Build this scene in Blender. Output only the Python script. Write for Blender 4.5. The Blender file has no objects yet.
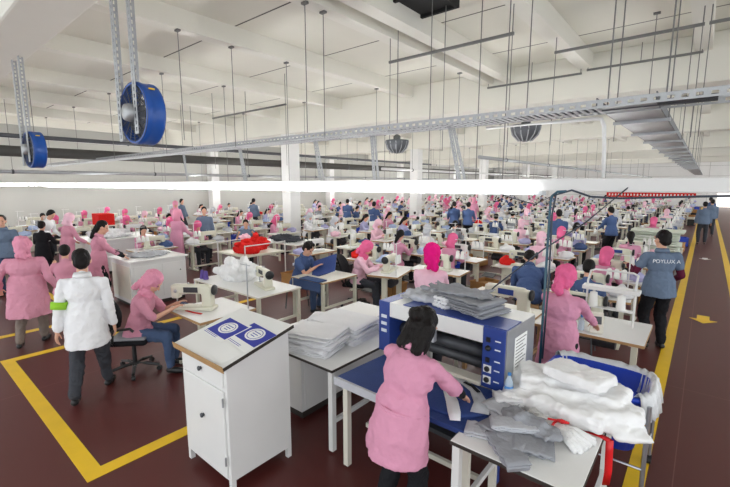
import bpy, bmesh, math, random
from mathutils import Vector, Matrix, noise

S = bpy.context.scene
COL = S.collection
PI = math.pi
random.seed(7)

# ------------------------------------------------------------------ camera
FPX, PCX, PCY, EYE = 407.0, 365.0, 243.5, 2.45
PITCH = math.atan(59.5 / FPX)
YAW = math.atan(343 / math.hypot(FPX, 59.5))
cam_d = bpy.data.cameras.new('camera')
cam_d.sensor_width = 36.0
cam_d.lens = FPX / 730 * 36
cam_d.clip_end = 200
cam = bpy.data.objects.new('camera', cam_d)
COL.objects.link(cam)
cam.location = (0, 0, EYE)
cam.rotation_euler = (PI / 2 - PITCH, 0, YAW)
S.camera = cam

# ------------------------------------------------------------------ world, exposure
W = bpy.data.worlds.new('world')
S.world = W
W.use_nodes = True
W.node_tree.nodes['Background'].inputs[0].default_value = (0.93, 0.97, 1.0, 1)
W.node_tree.nodes['Background'].inputs[1].default_value = 2.3
S.view_settings.view_transform = 'Standard'
S.view_settings.look = 'None'
S.view_settings.gamma = 1
S.view_settings.use_curve_mapping = False
S.view_settings.exposure = -0.12
TUBE_POWER = 26.0

# ------------------------------------------------------------------ materials
def lin(c):
    c = c / 255.0
    return c / 12.92 if c <= 0.04045 else ((c + 0.055) / 1.055) ** 2.4

MATS = {}
def mat(name, rgb, rough=0.6, metal=0.0, var=0.08, scale=6.0, bump=0.0, bscale=40.0, spec=0.5, emit=0.0, alpha=1.0, trans=0.0):
    if name in MATS:
        return MATS[name]
    m = bpy.data.materials.new(name)
    m.use_nodes = True
    nt = m.node_tree
    b = nt.nodes['Principled BSDF']
    c = [lin(v) for v in rgb]
    tc = nt.nodes.new('ShaderNodeTexCoord')
    nz = nt.nodes.new('ShaderNodeTexNoise')
    nz.inputs['Scale'].default_value = scale
    nz.inputs['Detail'].default_value = 4
    nt.links.new(tc.outputs['Object'], nz.inputs['Vector'])
    if var > 0:
        mx = nt.nodes.new('ShaderNodeMix'); mx.data_type = 'RGBA'
        mx.inputs[6].default_value = [max(0, v * (1 - var)) for v in c] + [1]
        mx.inputs[7].default_value = [min(1, v * (1 + var)) for v in c] + [1]
        nt.links.new(nz.outputs['Fac'], mx.inputs[0])
        nt.links.new(mx.outputs[2], b.inputs['Base Color'])
    else:
        b.inputs['Base Color'].default_value = c + [1]
    b.inputs['Roughness'].default_value = rough
    b.inputs['Metallic'].default_value = metal
    b.inputs['Specular IOR Level'].default_value = spec
    if trans:
        b.inputs['Transmission Weight'].default_value = trans
        b.inputs['IOR'].default_value = 1.3
    if alpha < 1:
        b.inputs['Alpha'].default_value = alpha
    if emit:
        b.inputs['Emission Color'].default_value = [1, 1, 1, 1]
        b.inputs['Emission Strength'].default_value = emit
    if bump:
        n2 = nt.nodes.new('ShaderNodeTexNoise')
        n2.inputs['Scale'].default_value = bscale
        n2.inputs['Detail'].default_value = 3
        nt.links.new(tc.outputs['Object'], n2.inputs['Vector'])
        bp = nt.nodes.new('ShaderNodeBump')
        bp.inputs['Strength'].default_value = bump
        bp.inputs['Distance'].default_value = 0.02
        nt.links.new(n2.outputs['Fac'], bp.inputs['Height'])
        nt.links.new(bp.outputs[0], b.inputs['Normal'])
    MATS[name] = m
    return m

def fabric(name, rgb, bump=0.5, bscale=22, var=0.08):
    return mat(name, rgb, 0.85, 0, var, 5, bump, bscale, 0.2)

m_pink = fabric('pink_cotton', (212, 148, 174))
m_pinkd = fabric('rose_cotton', (210, 146, 166))
m_pinkl = fabric('pale_pink_cotton', (240, 196, 212))
m_scarf = fabric('pink_scarf_cloth', (222, 148, 172), 0.4)
m_hot = fabric('hot_pink_scarf_cloth', (228, 104, 150), 0.5)
m_mag = fabric('magenta_scarf_cloth', (226, 22, 126), 0.5)
m_white = fabric('white_cotton', (232, 232, 234), 0.4)
m_whitef = fabric('white_fleece', (240, 240, 240), 0.7, 35)
m_blue = fabric('blue_cotton', (74, 94, 136))
m_blueg = fabric('grey_blue_cotton', (104, 120, 142))
m_lblue = fabric('pale_blue_cotton', (176, 192, 224))
m_lilac = fabric('lilac_cotton', (178, 176, 214))
m_grey = fabric('grey_marl', (152, 154, 160), 0.5, 30)
m_lgrey = fabric('light_grey_marl', (190, 192, 198), 0.5, 30)
m_dgrey = fabric('charcoal_cloth', (64, 66, 72))
m_black = fabric('black_cloth', (30, 30, 34))
m_red = fabric('red_cloth', (214, 36, 32), 0.6)
m_denim = fabric('denim', (72, 90, 122))
m_khaki = fabric('taupe_cloth', (128, 116, 108))
m_maroon = fabric('maroon_sleeve_cloth', (92, 28, 52))
m_lime = fabric('lime_band_cloth', (150, 205, 60))
m_ribbon = mat('red_ribbon_satin', (220, 24, 32), 0.4)
m_skin = mat('skin', (214, 164, 138), 0.55, 0, 0.06, 8)
m_hair = mat('dark_hair', (17, 12, 11), 0.6, 0, 0.3, 30, 0.4, 60, 0.25)
m_eye = mat('eye_dark', (20, 14, 12), 0.2, 0, 0)
m_lip = mat('lip', (180, 96, 90), 0.5, 0, 0)
m_shoe = mat('black_shoe', (24, 24, 26), 0.4)
m_wpaint = mat('white_paint', (226, 226, 224), 0.4, 0, 0.05, 3)
m_cream = mat('cream_enamel', (216, 214, 196), 0.35, 0, 0.04, 5)
m_top = mat('white_laminate', (236, 236, 234), 0.3, 0, 0.03, 3)
m_creamtop = mat('cream_laminate', (224, 220, 206), 0.35, 0, 0.05, 3)
m_edge = mat('dark_edge_band', (50, 44, 40), 0.5)
m_wood = mat('beech_edge', (176, 140, 96), 0.5, 0, 0.15, 12)
m_card = mat('cardboard', (168, 122, 70), 0.8)
m_bplas = mat('black_plastic', (28, 28, 30), 0.4)
m_chrome = mat('brushed_steel', (190, 192, 196), 0.3, 0.9)
m_steel = mat('galvanised_steel', (166, 168, 170), 0.45, 0.6, 0.12, 14)
m_dsteel = mat('dark_steel', (84, 86, 90), 0.5, 0.5, 0.15, 10)
m_rod = mat('dull_grey_rod', (112, 112, 110), 0.6, 0.2)
m_fan = mat('blue_fan_enamel', (26, 78, 158), 0.35, 0, 0.1, 8)
m_pblue = mat('machine_blue_enamel', (42, 66, 140), 0.4, 0, 0.08, 6)
m_feltb = mat('blue_press_cloth', (40, 64, 126), 0.75, 0, 0.12, 6, 0.3, 60)
m_bluep = mat('blue_moulded_plastic', (28, 66, 190), 0.35)
m_pole = mat('teal_painted_pole', (44, 86, 104), 0.4)
m_hose = mat('dark_hose', (52, 62, 76), 0.5)
m_paper = mat('paper', (238, 238, 236), 0.7, 0, 0.02)
m_navy = mat('printed_blue', (40, 52, 160), 0.6, 0, 0.05)
m_bagp = mat('clear_plastic_bag', (228, 230, 232), 0.25, 0, 0.05, 8, 0.9, 14, alpha=0.93)
m_packw = mat('white_wrapping', (240, 240, 240), 0.4, 0, 0.03, 6, 0.6, 9)
m_thread = mat('white_thread', (240, 240, 236), 0.7, 0, 0.03)
m_purple = mat('purple_thread', (96, 74, 150), 0.7, 0, 0.05)
m_bottle = mat('clear_water_bottle', (206, 224, 240), 0.1, 0, 0, alpha=0.6)
m_blabel = mat('bottle_label_blue', (70, 140, 210), 0.4)
m_yellow = mat('yellow_floor_paint', (232, 190, 30), 0.45, 0, 0.1, 5)
m_tube = mat('lit_fluorescent_tube', (255, 255, 255), 0.5, 0, 0, emit=TUBE_POWER)
m_pipe = mat('dark_pipe_lagging', (72, 70, 66), 0.7)
m_vent = mat('black_opening', (14, 14, 14), 0.9)
m_darkm = mat('dark_machinery', (56, 56, 60), 0.5, 0.3, 0.3, 20)
m_glassm = mat('lamp_reflector', (120, 122, 122), 0.25, 0.7, 0.3, 12)
m_letter = mat('pale_print', (226, 230, 236), 0.6)
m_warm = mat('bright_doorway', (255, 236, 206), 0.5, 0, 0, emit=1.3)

def wall_mat(name, rgb, seam=(190, 190, 186), px=0.0, py=0.0, pz=0.0, width=0.012, rough=0.7):
    """painted panels with thin joints at regular spacing along world axes"""
    m = bpy.data.materials.new(name); m.use_nodes = True
    nt = m.node_tree; b = nt.nodes['Principled BSDF']
    b.inputs['Roughness'].default_value = rough
    tc = nt.nodes.new('ShaderNodeTexCoord')
    sp = nt.nodes.new('ShaderNodeSeparateXYZ')
    nt.links.new(tc.outputs['Object'], sp.inputs[0])
    last = None
    for ax, per in ((0, px), (1, py), (2, pz)):
        if not per: continue
        d = nt.nodes.new('ShaderNodeMath'); d.operation = 'DIVIDE'; d.inputs[1].default_value = per
        nt.links.new(sp.outputs[ax], d.inputs[0])
        fr = nt.nodes.new('ShaderNodeMath'); fr.operation = 'FRACT'
        nt.links.new(d.outputs[0], fr.inputs[0])
        lt = nt.nodes.new('ShaderNodeMath'); lt.operation = 'LESS_THAN'; lt.inputs[1].default_value = width / per
        nt.links.new(fr.outputs[0], lt.inputs[0])
        if last is None: last = lt
        else:
            mxm = nt.nodes.new('ShaderNodeMath'); mxm.operation = 'MAXIMUM'
            nt.links.new(last.outputs[0], mxm.inputs[0]); nt.links.new(lt.outputs[0], mxm.inputs[1]); last = mxm
    nz = nt.nodes.new('ShaderNodeTexNoise'); nz.inputs['Scale'].default_value = 0.7; nz.inputs['Detail'].default_value = 5
    nt.links.new(tc.outputs['Object'], nz.inputs['Vector'])
    m0 = nt.nodes.new('ShaderNodeMix'); m0.data_type = 'RGBA'
    c = [lin(v) for v in rgb]
    m0.inputs[6].default_value = [v * 0.9 for v in c] + [1]
    m0.inputs[7].default_value = [min(1, v * 1.06) for v in c] + [1]
    nt.links.new(nz.outputs['Fac'], m0.inputs[0])
    m1 = nt.nodes.new('ShaderNodeMix'); m1.data_type = 'RGBA'
    if last is not None: nt.links.new(last.outputs[0], m1.inputs[0])
    else: m1.inputs[0].default_value = 0
    nt.links.new(m0.outputs[2], m1.inputs[6])
    m1.inputs[7].default_value = [lin(v) for v in seam] + [1]
    nt.links.new(m1.outputs[2], b.inputs['Base Color'])
    return m

m_ceil = wall_mat('painted_ceiling_panels', (222, 220, 208), (70, 68, 62), py=2.3, width=0.035)
m_beam = wall_mat('painted_concrete', (226, 224, 214))
m_wallp = wall_mat('painted_wall_panels', (244, 244, 242), (176, 176, 170), py=6.0, px=6.0, pz=1.1, width=0.03)
m_floor = wall_mat('red_floor_coating', (86, 36, 33), (116, 72, 66), px=6.0, py=6.0, width=0.008, rough=0.42)

# ------------------------------------------------------------------ geometry helpers
def frame_from(d):
    d = Vector(d).normalized()
    up = Vector((0, 0, 1)) if abs(d.z) < 0.95 else Vector((0, 1, 0))
    a = d.cross(up).normalized(); b = a.cross(d).normalized()
    return a, b, d

class MB:
    def __init__(s):
        s.bm = bmesh.new(); s.mi = 0
    def _f(s, vs):
        try:
            f = s.bm.faces.new(vs); f.material_index = s.mi; return f
        except ValueError:
            return None
    def box(s, lo, hi, rot=0.0, c=None, bev=0.0):
        x0, y0, z0 = lo; x1, y1, z1 = hi
        P = [Vector(p) for p in ((x0,y0,z0),(x1,y0,z0),(x1,y1,z0),(x0,y1,z0),(x0,y0,z1),(x1,y0,z1),(x1,y1,z1),(x0,y1,z1))]
        if rot:
            cc = Vector(c) if c else (P[0] + P[6]) / 2
            M = Matrix.Rotation(rot, 3, 'Z')
            P = [M @ (p - cc) + cc for p in P]
        v = [s.bm.verts.new(p) for p in P]
        fs = [s._f([v[i] for i in q]) for q in ((0,3,2,1),(4,5,6,7),(0,1,5,4),(1,2,6,5),(2,3,7,6),(3,0,4,7))]
        if bev:
            es = list({e for f in fs for e in f.edges})
            r = bmesh.ops.bevel(s.bm, geom=es, offset=bev, segments=2, profile=0.5, affect='EDGES')
            for f in r['faces']: f.material_index = s.mi
        return s
    def obox(s, c, ax, ay, az):
        """box from centre and three half axes"""
        c, ax, ay, az = map(Vector, (c, ax, ay, az))
        v = [s.bm.verts.new(c + ax*i + ay*j + az*k) for k in (-1, 1) for i, j in ((-1,-1),(1,-1),(1,1),(-1,1))]
        for q in ((0,3,2,1),(4,5,6,7),(0,1,5,4),(1,2,6,5),(2,3,7,6),(3,0,4,7)): s._f([v[i] for i in q])
        return s
    def rings(s, rs, cap=True):
        R = [[s.bm.verts.new(p) for p in r] for r in rs]
        n = len(R[0])
        for i in range(len(R) - 1):
            for k in range(n):
                s._f([R[i][k], R[i][(k+1) % n], R[i+1][(k+1) % n], R[i+1][k]])
        if cap:
            s._f(R[0][::-1]); s._f(R[-1])
        return s
    def cyl(s, p0, p1, r0, r1=None, n=12):
        p0, p1 = Vector(p0), Vector(p1); r1 = r0 if r1 is None else r1
        a, b, d = frame_from(p1 - p0)
        f = lambda p, r: [p + (a*math.cos(2*PI*k/n) + b*math.sin(2*PI*k/n)) * r for k in range(n)]
        return s.rings([f(p0, r0), f(p1, r1)])
    def tube(s, pts, r, n=8):
        pts = [Vector(p) for p in pts]; rs = []
        prev = None
        for i, p in enumerate(pts):
            d = (pts[min(i+1, len(pts)-1)] - pts[max(i-1, 0)]).normalized()
            if prev is None: a, b, _ = frame_from(d)
            else:
                a = (prev - d * prev.dot(d)).normalized(); b = d.cross(a)
            prev = a
            rr = r[i] if isinstance(r, (list, tuple)) else r
            rs.append([p + (a*math.cos(2*PI*k/n) + b*math.sin(2*PI*k/n)) * rr for k in range(n)])
        return s.rings(rs)
    def lathe(s, prof, c=(0,0,0), n=16, axis=(0,0,1)):
        a, b, d = frame_from(axis); c = Vector(c)
        return s.rings([[c + d*z + (a*math.cos(2*PI*k/n) + b*math.sin(2*PI*k/n)) * max(r, 1e-4) for k in range(n)] for r, z in prof])
    def ell(s, c, r, M=None, n=14, m=9):
        c = Vector(c); rs = []
        for i in range(1, m):
            t = PI * i / m
            ring = []
            for k in range(n):
                p = Vector((r[0]*math.sin(t)*math.cos(2*PI*k/n), r[1]*math.sin(t)*math.sin(2*PI*k/n), -r[2]*math.cos(t)))
                ring.append(c + (M @ p if M else p))
            rs.append(ring)
        R = [[s.bm.verts.new(p) for p in q] for q in rs]
        for i in range(len(R)-1):
            for k in range(n): s._f([R[i][k], R[i][(k+1)%n], R[i+1][(k+1)%n], R[i+1][k]])
        z = Vector((0,0,r[2])); z = M @ z if M else z
        b0 = s.bm.verts.new(c - z); b1 = s.bm.verts.new(c + z)
        for k in range(n):
            s._f([b0, R[0][(k+1)%n], R[0][k]]); s._f([b1, R[-1][k], R[-1][(k+1)%n]])
        return s
    def cap(s, p0, r0, p1, r1, n=12):
        p0, p1 = Vector(p0), Vector(p1)
        a, b, d = frame_from(p1 - p0)
        rs = []
        for t in (-0.97, -0.75, -0.4, 0): 
            q = math.sqrt(1 - t*t); rs.append((p0 + d*r0*t, r0*q))
        for t in (0, 0.4, 0.75, 0.97):
            q = math.sqrt(1 - t*t); rs.append((p1 + d*r1*t, r1*q))
        return s.rings([[p + (a*math.cos(2*PI*k/n) + b*math.sin(2*PI*k/n)) * r for k in range(n)] for p, r in rs])
    def prism(s, pts, z0, z1):
        lo = [s.bm.verts.new((x, y, z0)) for x, y in pts]; hi = [s.bm.verts.new((x, y, z1)) for x, y in pts]
        n = len(pts)
        for k in range(n): s._f([lo[k], lo[(k+1)%n], hi[(k+1)%n], hi[k]])
        s._f(lo[::-1]); s._f(hi); return s
    def mesh(s, name, mats, smooth=False):
        bmesh.ops.recalc_face_normals(s.bm, faces=s.bm.faces)
        me = bpy.data.meshes.new(name)
        s.bm.to_mesh(me); s.bm.free()
        for m in (mats if isinstance(mats, (list, tuple)) else [mats]): me.materials.append(m)
        if smooth:
            for p in me.polygons: p.use_smooth = True
        return me
    def build(s, name, mats, parent=None, smooth=False, loc=None, rz=0.0):
        return link(name, s.mesh(name, mats, smooth), parent, loc, rz)

def link(name, me, parent=None, loc=None, rz=0.0):
    o = bpy.data.objects.new(name, me); COL.objects.link(o)
    if parent: o.parent = parent
    if loc is not None: o.location = loc
    if rz: o.rotation_euler[2] = rz
    return o

def tag(o, label=None, cat=None, group=None, kind=None):
    if label: o['label'] = label
    if cat: o['category'] = cat
    if group: o['group'] = group
    if kind: o['kind'] = kind
    return o

def thing(name, label, cat, loc=(0,0,0), rz=0.0, group=None):
    o = bpy.data.objects.new(name, None); COL.objects.link(o)
    o.location = loc; o.rotation_euler = (0, 0, rz); o.empty_display_size = 0.1
    return tag(o, label, cat, group)

def copy_tree(o, parent=None):
    c = o.copy(); COL.objects.link(c); c.parent = parent
    if parent is not None:
        for k in ('label', 'category', 'group'):
            pass
    for ch in [x for x in KIDS.get(o.name, [])]: copy_tree(ch, c)
    return c
KIDS = {}
def index_kids(root):
    KIDS[root.name] = [c for c in root.children]
    for c in root.children: index_kids(c)

def struct(name, mb, m, smooth=False, kind='structure'):
    return tag(mb.build(name, m, None, smooth), kind=kind)

# modifier baked to mesh
DG = None
def bake(me, mods, name=None):
    o = bpy.data.objects.new('tmp', me); COL.objects.link(o)
    for typ, kw in mods:
        md = o.modifiers.new(typ, typ)
        for k, v in kw.items(): setattr(md, k, v)
    dg = bpy.context.evaluated_depsgraph_get(); dg.update()
    ev = o.evaluated_get(dg)
    out = bpy.data.meshes.new_from_object(ev, depsgraph=dg)
    if name: out.name = name
    bpy.data.objects.remove(o); 
    return out

def remesh(mb, name, m, vox=0.012, sm=4, amp=0.0, freq=(8,8,4), seed=0, fold=0.0, dec=0.0):
    me = mb.mesh('tmp', m)
    mods = [('REMESH', dict(mode='VOXEL', voxel_size=vox, adaptivity=0.0))]
    if sm: mods.append(('SMOOTH', dict(factor=0.6, iterations=sm)))
    if dec: mods.append(('DECIMATE', dict(ratio=dec)))
    out = bake(me, mods, name)
    bpy.data.meshes.remove(me)
    if amp:
        off = Vector((seed*3.1, seed*1.7, seed*2.3))
        nv = [v.normal.copy() for v in out.vertices]
        for v, n in zip(out.vertices, nv):
            q = Vector((v.co.x*freq[0], v.co.y*freq[1], v.co.z*freq[2])) + off
            d = noise.noise(q) + 0.5*noise.noise(q*2.3)
            if fold:
                d += fold * (1 - abs(noise.noise(q*1.4 + Vector((5,5,5))))*4) + fold*0.5*(0.7 - abs(noise.noise(Vector((q.x*2.6, q.y*2.6, q.z*4.2)) + Vector((9,2,7))))*4)
            v.co += n * d * amp
    out.materials.clear()
    for k in (m if isinstance(m, (list, tuple)) else [m]): out.materials.append(k)
    for p in out.polygons: p.use_smooth = True; p.material_index = 0
    return out

# pixel of the photograph -> point on the horizontal plane z (used only to measure where things stand)
_F = Vector((-math.sin(YAW)*math.cos(PITCH), math.cos(YAW)*math.cos(PITCH), -math.sin(PITCH)))
_R = Vector((math.cos(YAW), math.sin(YAW), 0)); _U = _R.cross(_F)
def G(px, py, z=0.0):
    d = _F + _R*((px-PCX)/FPX) + _U*((PCY-py)/FPX)
    t = (z - EYE) / d.z
    return Vector((0, 0, EYE)) + d*t
def proj(p):
    v = Vector(p) - Vector((0, 0, EYE)); k = v.dot(_F)
    return (PCX + FPX*v.dot(_R)/k, PCY - FPX*v.dot(_U)/k) if k > 0.1 else (-999, -999)

# ================================================================== SETTING
XL, XR, YB, YN = -24.0, 6.0, 58.0, -4.0
CEIL, BEAMZ, GIRZ = 5.33, 5.0, 4.4
struct('floor', MB().box((XL, YN, -0.1), (XR, YB, 0)), m_floor)
struct('ceiling', MB().box((XL, YN, CEIL), (XR, YB, CEIL+0.15)), m_ceil)
struct('wall_left', MB().box((XL-0.2, YN, -0.1), (XL, YB, CEIL)), m_wallp)
struct('wall_back', MB().box((XL, YB, -0.1), (XR, YB+0.2, CEIL)), m_wallp)
GIRY = [1.5, 10.9, 20.2, 29.5, 38.8, 48.1]
n = 1
for gy in GIRY:
    mb = MB().box((XL, gy-0.3, GIRZ), (XR, gy+0.3, CEIL), bev=0.03)
    tag(mb.build('girder', m_beam), 'painted concrete girder crossing the hall', 'girder', kind='structure')
BX = [3.9, 1.8, -0.3, -2.35, -4.1, -4.65, -7.1, -10.0, -13.3, -16.5, -19.9, -23.2]
mb = MB()
for bx in BX:
    b = MB().box((bx-0.13, YN, BEAMZ), (bx+0.13, YB, CEIL))
    tag(b.build('roof_beam', m_beam), kind='structure')
for gx, gys in ((-13.0, GIRY[1:]), (-23.75, (13.7, 24, 34, 45)), (4.5, GIRY[1:])):
    for gy in gys:
        if gx == -13.0 and gy == GIRY[1]: pass
        c = MB().box((gx-0.26, gy-0.26, 0), (gx+0.26, gy+0.26, GIRZ), bev=0.02)
        tag(c.build('column', m_wpaint), kind='structure')
# floor paint
def line(n, x0, y0, x1, y1):
    tag(MB().box((min(x0,x1), min(y0,y1), 0.0), (max(x0,x1), max(y0,y1), 0.004)).build('trim_%d' % n, m_yellow), kind='structure')
line(1, -0.31, 1.0, -0.17, 56)
line(2, 0.60, 3.0, 0.74, 56)
line(3, -7.35, 0.87, -3.72, 1.01)
line(4, -3.86, 1.01, -3.72, 6.0)
line(5, -7.35, 1.01, -7.21, 7.5)
line(6, -8.6, 0.2, -8.46, 2.2)
line(7, -12.5, 2.2, -8.46, 2.32)
# arrow painted on the aisle floor
def arrow(x, y, m, label, s=1.0):
    pts = [(-0.09,-0.12),(0.09,-0.12),(0.09,0.16),(0.2,0.16),(0,0.42),(-0.2,0.16),(-0.09,0.16)]
    a = MB().prism([(px*s, -py*s) for px, py in pts][::-1], 0, 0.004).build('floor_arrow', m, None, False, (x, y, 0.0))
    tag(a, label, 'floor marking')
arrow(0.16, 9.6, m_yellow, 'yellow arrow painted on the dark red aisle floor')
arrow(0.15, 17.5, m_paper, 'faded white arrow painted further along the aisle floor', 0.8)


# square dark opening let into the roof, edge frame and dark lining
v = thing('roof_vent', 'square black vent opening between two white roof beams', 'vent', (-3.7, 5.85, CEIL-0.10))
v_f = MB()
for a in (((-0.42,-0.42,-0.02),(0.42,-0.36,0.1)), ((-0.42,0.36,-0.02),(0.42,0.42,0.1)), ((-0.42,-0.36,-0.02),(-0.36,0.36,0.1)), ((0.36,-0.36,-0.02),(0.42,0.36,0.1))): v_f.box(*a)
v_f.build('frame', m_vent, v)
MB().box((-0.36,-0.36,0.03),(0.36,0.36,0.09)).build('damper', m_vent, v)

# ------------------------------------------------------------------ hanging services
def perforated(mb_h, p0, p1, w, side, thick=0.004, pitch=0.05):
    """slotted angle: two thin flanges, each of two strips joined by webs so that real holes stay open"""
    p0, p1 = Vector(p0), Vector(p1); d = (p1-p0); L = d.length; d.normalize()
    side = Vector(side).normalized(); oth = d.cross(side).normalized()
    for s1, s2 in ((side, oth), (oth, side)):
        for o in (0.17*w, 0.83*w):
            mb_h.obox((p0+p1)/2 + s1*o, d*L/2, s1*w*0.17, s2*thick/2)
        k = 0.0
        while k < L:
            mb_h.obox(p0 + d*(k+pitch*0.2) + s1*w*0.5, d*pitch*0.2, s1*w*0.17, s2*thick/2); k += pitch
    return mb_h

def fan(x, y, z, label):
    t = thing('hanging_fan', label, 'fan', (x, y, z), 0.05, 'blue drum fans on slotted steel hangers')
    R = 0.29
    sh = MB(); n = 40
    prof = [(R-0.02, -0.01), (R, 0.0), (R, 0.05), (R-0.004, 0.06), (R-0.004, 0.13), (R, 0.14), (R, 0.16), (R-0.012, 0.17), (R-0.03, 0.16), (R-0.03, 0.0)]
    a, b, d = frame_from((0,1,0))
    R_ = [[sh.bm.verts.new(d*zz + (a*math.cos(2*PI*k/n)+b*math.sin(2*PI*k/n))*r) for k in range(n)] for r, zz in prof]
    for i in range(len(R_)):
        A, B = R_[i], R_[(i+1) % len(R_)]
        for k in range(n): sh._f([A[k], A[(k+1)%n], B[(k+1)%n], B[k]])
    sh.build('drum', m_fan, t, True)
    for nm, yy in (('front_grille', -0.005), ('rear_grille', 0.165)):
        g = MB()
        for r in [0.05+0.026*i for i in range(10)]:
            g.tube([Vector((r*math.cos(2*PI*k/28), yy, r*math.sin(2*PI*k/28))) for k in range(29)], 0.0028, 4)
        for k in range(8):
            an = PI*k/8
            g.cyl((-R*math.cos(an)*0.95, yy, -R*math.sin(an)*0.95), (R*math.cos(an)*0.95, yy, R*math.sin(an)*0.95), 0.004, n=5)
        g.build(nm, m_dsteel, t)
    MB().lathe([(0.03,-0.09),(0.075,-0.08),(0.085,-0.04),(0.085,0.08),(0.05,0.12)], n=20, axis=(0,1,0)).build('motor', m_steel, t, True)
    bl = MB()
    for k in range(5):
        an = 2*PI*k/5
        u = Vector((math.cos(an), 0, math.sin(an))); w = Vector((-math.sin(an), 0, math.cos(an)))
        q = []
        for rr, hw, tw in ((0.07,0.035,0.6),(0.15,0.07,0.5),(0.26,0.085,0.35)):
            e = w*math.cos(tw) + Vector((0,1,0))*math.sin(tw); nn = u.cross(e)*0.003
            c = u*rr + Vector((0,0.09,0))
            q.append([c-e*hw-nn, c+e*hw-nn, c+e*hw+nn, c-e*hw+nn])
        bl.rings(q)
    bl.build('fan_blades', m_dsteel, t)
    MB().box((0.19, 0.06, R*0.70), (0.215, 0.11, R*0.75)).build('rating_plate', m_yellow, t)
    for hx in (-0.27, 0.07):
        h = perforated(MB(), (hx, -0.03, -0.25 if hx < -0.1 else -0.2), (hx+0.02, -0.03, GIRZ - z), 0.07, (1, 0, 0), 0.005, 0.06)
        h.build('slotted_hanger', m_steel, t)
    return t
fan(-4.28, 1.68, 3.12, 'large blue drum fan hanging nearest, left of the photo')
fan(-8.45, 1.68, 3.0, 'smaller looking blue drum fan hanging at the far left edge')

def rod(x, y, z0, z1, label, grp, r=0.0065):
    t = thing('hanger_rod', label, 'hanger rod', (x, y, z0), 0, grp)
    MB().cyl((0,0,0), (0,0,z1-z0), r, n=6).build('rod', m_rod, t)
    MB().box((-0.05,-0.03,z1-z0-0.03), (0.05,0.03,z1-z0)).build('clamp', m_rod, t)
    return t

# light rows hung on rods, one after the other down the hall
RX = [-4.65, -7.1, -10.0, -13.3, -16.5, -19.9]
ORD0 = ['first','second','third','fourth','fifth','sixth','seventh','eighth']
ROWY = [5.0, 9.0, 13.2, 17.6, 22.4, 27.6, 33.2, 39.2, 45.6, 52.4]
for i, ry in enumerate(ROWY):
    far = i > 3
    xr = 4.6 if i == 0 else -0.9
    t = thing('light_trunking', ('long white light trunking hung nearest across the hall, lamps under its left part' if i == 0 else
              'white light trunking with lit tubes, row %s back from the nearest' % ['','second','third','fourth','fifth','sixth','seventh','eighth','ninth','tenth'][i]),
              'light trunking', (0, ry, 2.37), 0, 'light trunking rows')
    MB().box((XL+0.6, -0.05, 0.0), (xr, 0.05, 0.14), bev=0.008).build('casing', m_wpaint, t)
    x = -1.55 if i == 0 else -1.3
    k = 0
    while x > XL + 1.5:
        L = 1.46 if i < 5 else 3.4
        for s_ in (-0.082, 0.082): MB().cyl((x, s_, 0.0), (x-L, s_, 0.0), 0.03, n=8).build('lit_tube', m_tube, t)
        MB().box((x-L, -0.1, -0.05), (x, 0.1, -0.035)).build('reflector', m_whitef, t)
        x -= L + 0.06
    if i == 0:
        MB().box((-1.55, -0.06, -0.05), (-1.45, 0.06, 0.0)).build('end_cap', m_steel, t)
    if i < 6:
        for bx in RX:
            rod(bx, ry - 0.4 if i == 0 else ry, 2.51 if i else 3.16, BEAMZ,
                'thin grey rod, %s from the aisle, down to the %s' % (ORD0[RX.index(bx)], 'cable tray' if i == 0 else '%s light row' % ORD0[i]), 'rods to the %s row' % ['nearest','second','third','fourth','fifth','sixth'][i])
t = thing('light_trunking', 'added white light trunking with lit tubes along the left wall to brighten it', 'light trunking', (-21.8, 0, 2.41), 0, 'light trunking rows')  # extra lamp row, added to brighten the left wall
MB().box((-0.05, YN, 0.0), (0.05, 52, 0.10), bev=0.008).build('casing', m_wpaint, t)
for k in range(16):
    for s_ in (-0.082, 0.082): MB().cyl((s_, YN+0.1+k*3.5, 0.0), (s_, YN+3.5+k*3.5, 0.0), 0.03, n=8).build('lit_tube', m_tube, t)
for k in range(6): rod(-21.8, 1.0+k*8.7, 2.51, CEIL, 'thin rod of the added left wall light row, %s from the near end' % ORD0[k], 'rods of the added left wall light row')
# extra rods seen against the roof
for k, (x, y, z) in enumerate(((-4.62,4.21,3.2),(-7.03,3.55,3.2),(-7.09,5.9,2.51),(-9.95,4.0,3.2),(-10.0,6.2,2.51),(-3.0,4.98,2.51),(-2.3,4.98,2.51),(-1.95,4.98,2.51),(-0.82,4.66,3.2),(-0.36,4.66,3.2))):
    rod(x, y, z, BEAMZ if x < -4 else CEIL, ['long thin rod at the centre top, starting at the beam','long thin rod right of the large blue fan','thin rod right of the large fan and further back','thin rod just behind the large blue fan','short looking rod far behind the large blue fan','long thin rod left of the two at top centre','long thin rod crossing the dark bar, left of two','long thin rod crossing the dark bar, right of two','long rod left of the two onto the tray corner','long rod right of the two onto the tray corner'][k], 'loose rods near the camera')

# slanted slotted struts between tray and trunking
for kk, (xt, xb) in enumerate(((-10.0,-9.88),(-7.6,-7.45),(-5.32,-5.18),(-4.05,-3.99),(-2.72,-2.56))):
    t = thing('slotted_strut', 'slotted steel strut under the cable tray, %s from the left' % ORD0[kk], 'strut', (xt, 4.98, 2.51), 0, 'struts under the cable tray')
    perforated(MB(), (xb-xt, 0, 0), (0, 0, 0.68), 0.055, (1,0,0)).build('strut', m_steel, t)
    if xt > -8:
        perforated(MB(), (xb-xt+0.09, 0, 0), (0.06, 0, 0.68), 0.04, (1,0,0)).build('brace', m_steel, t)

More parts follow.
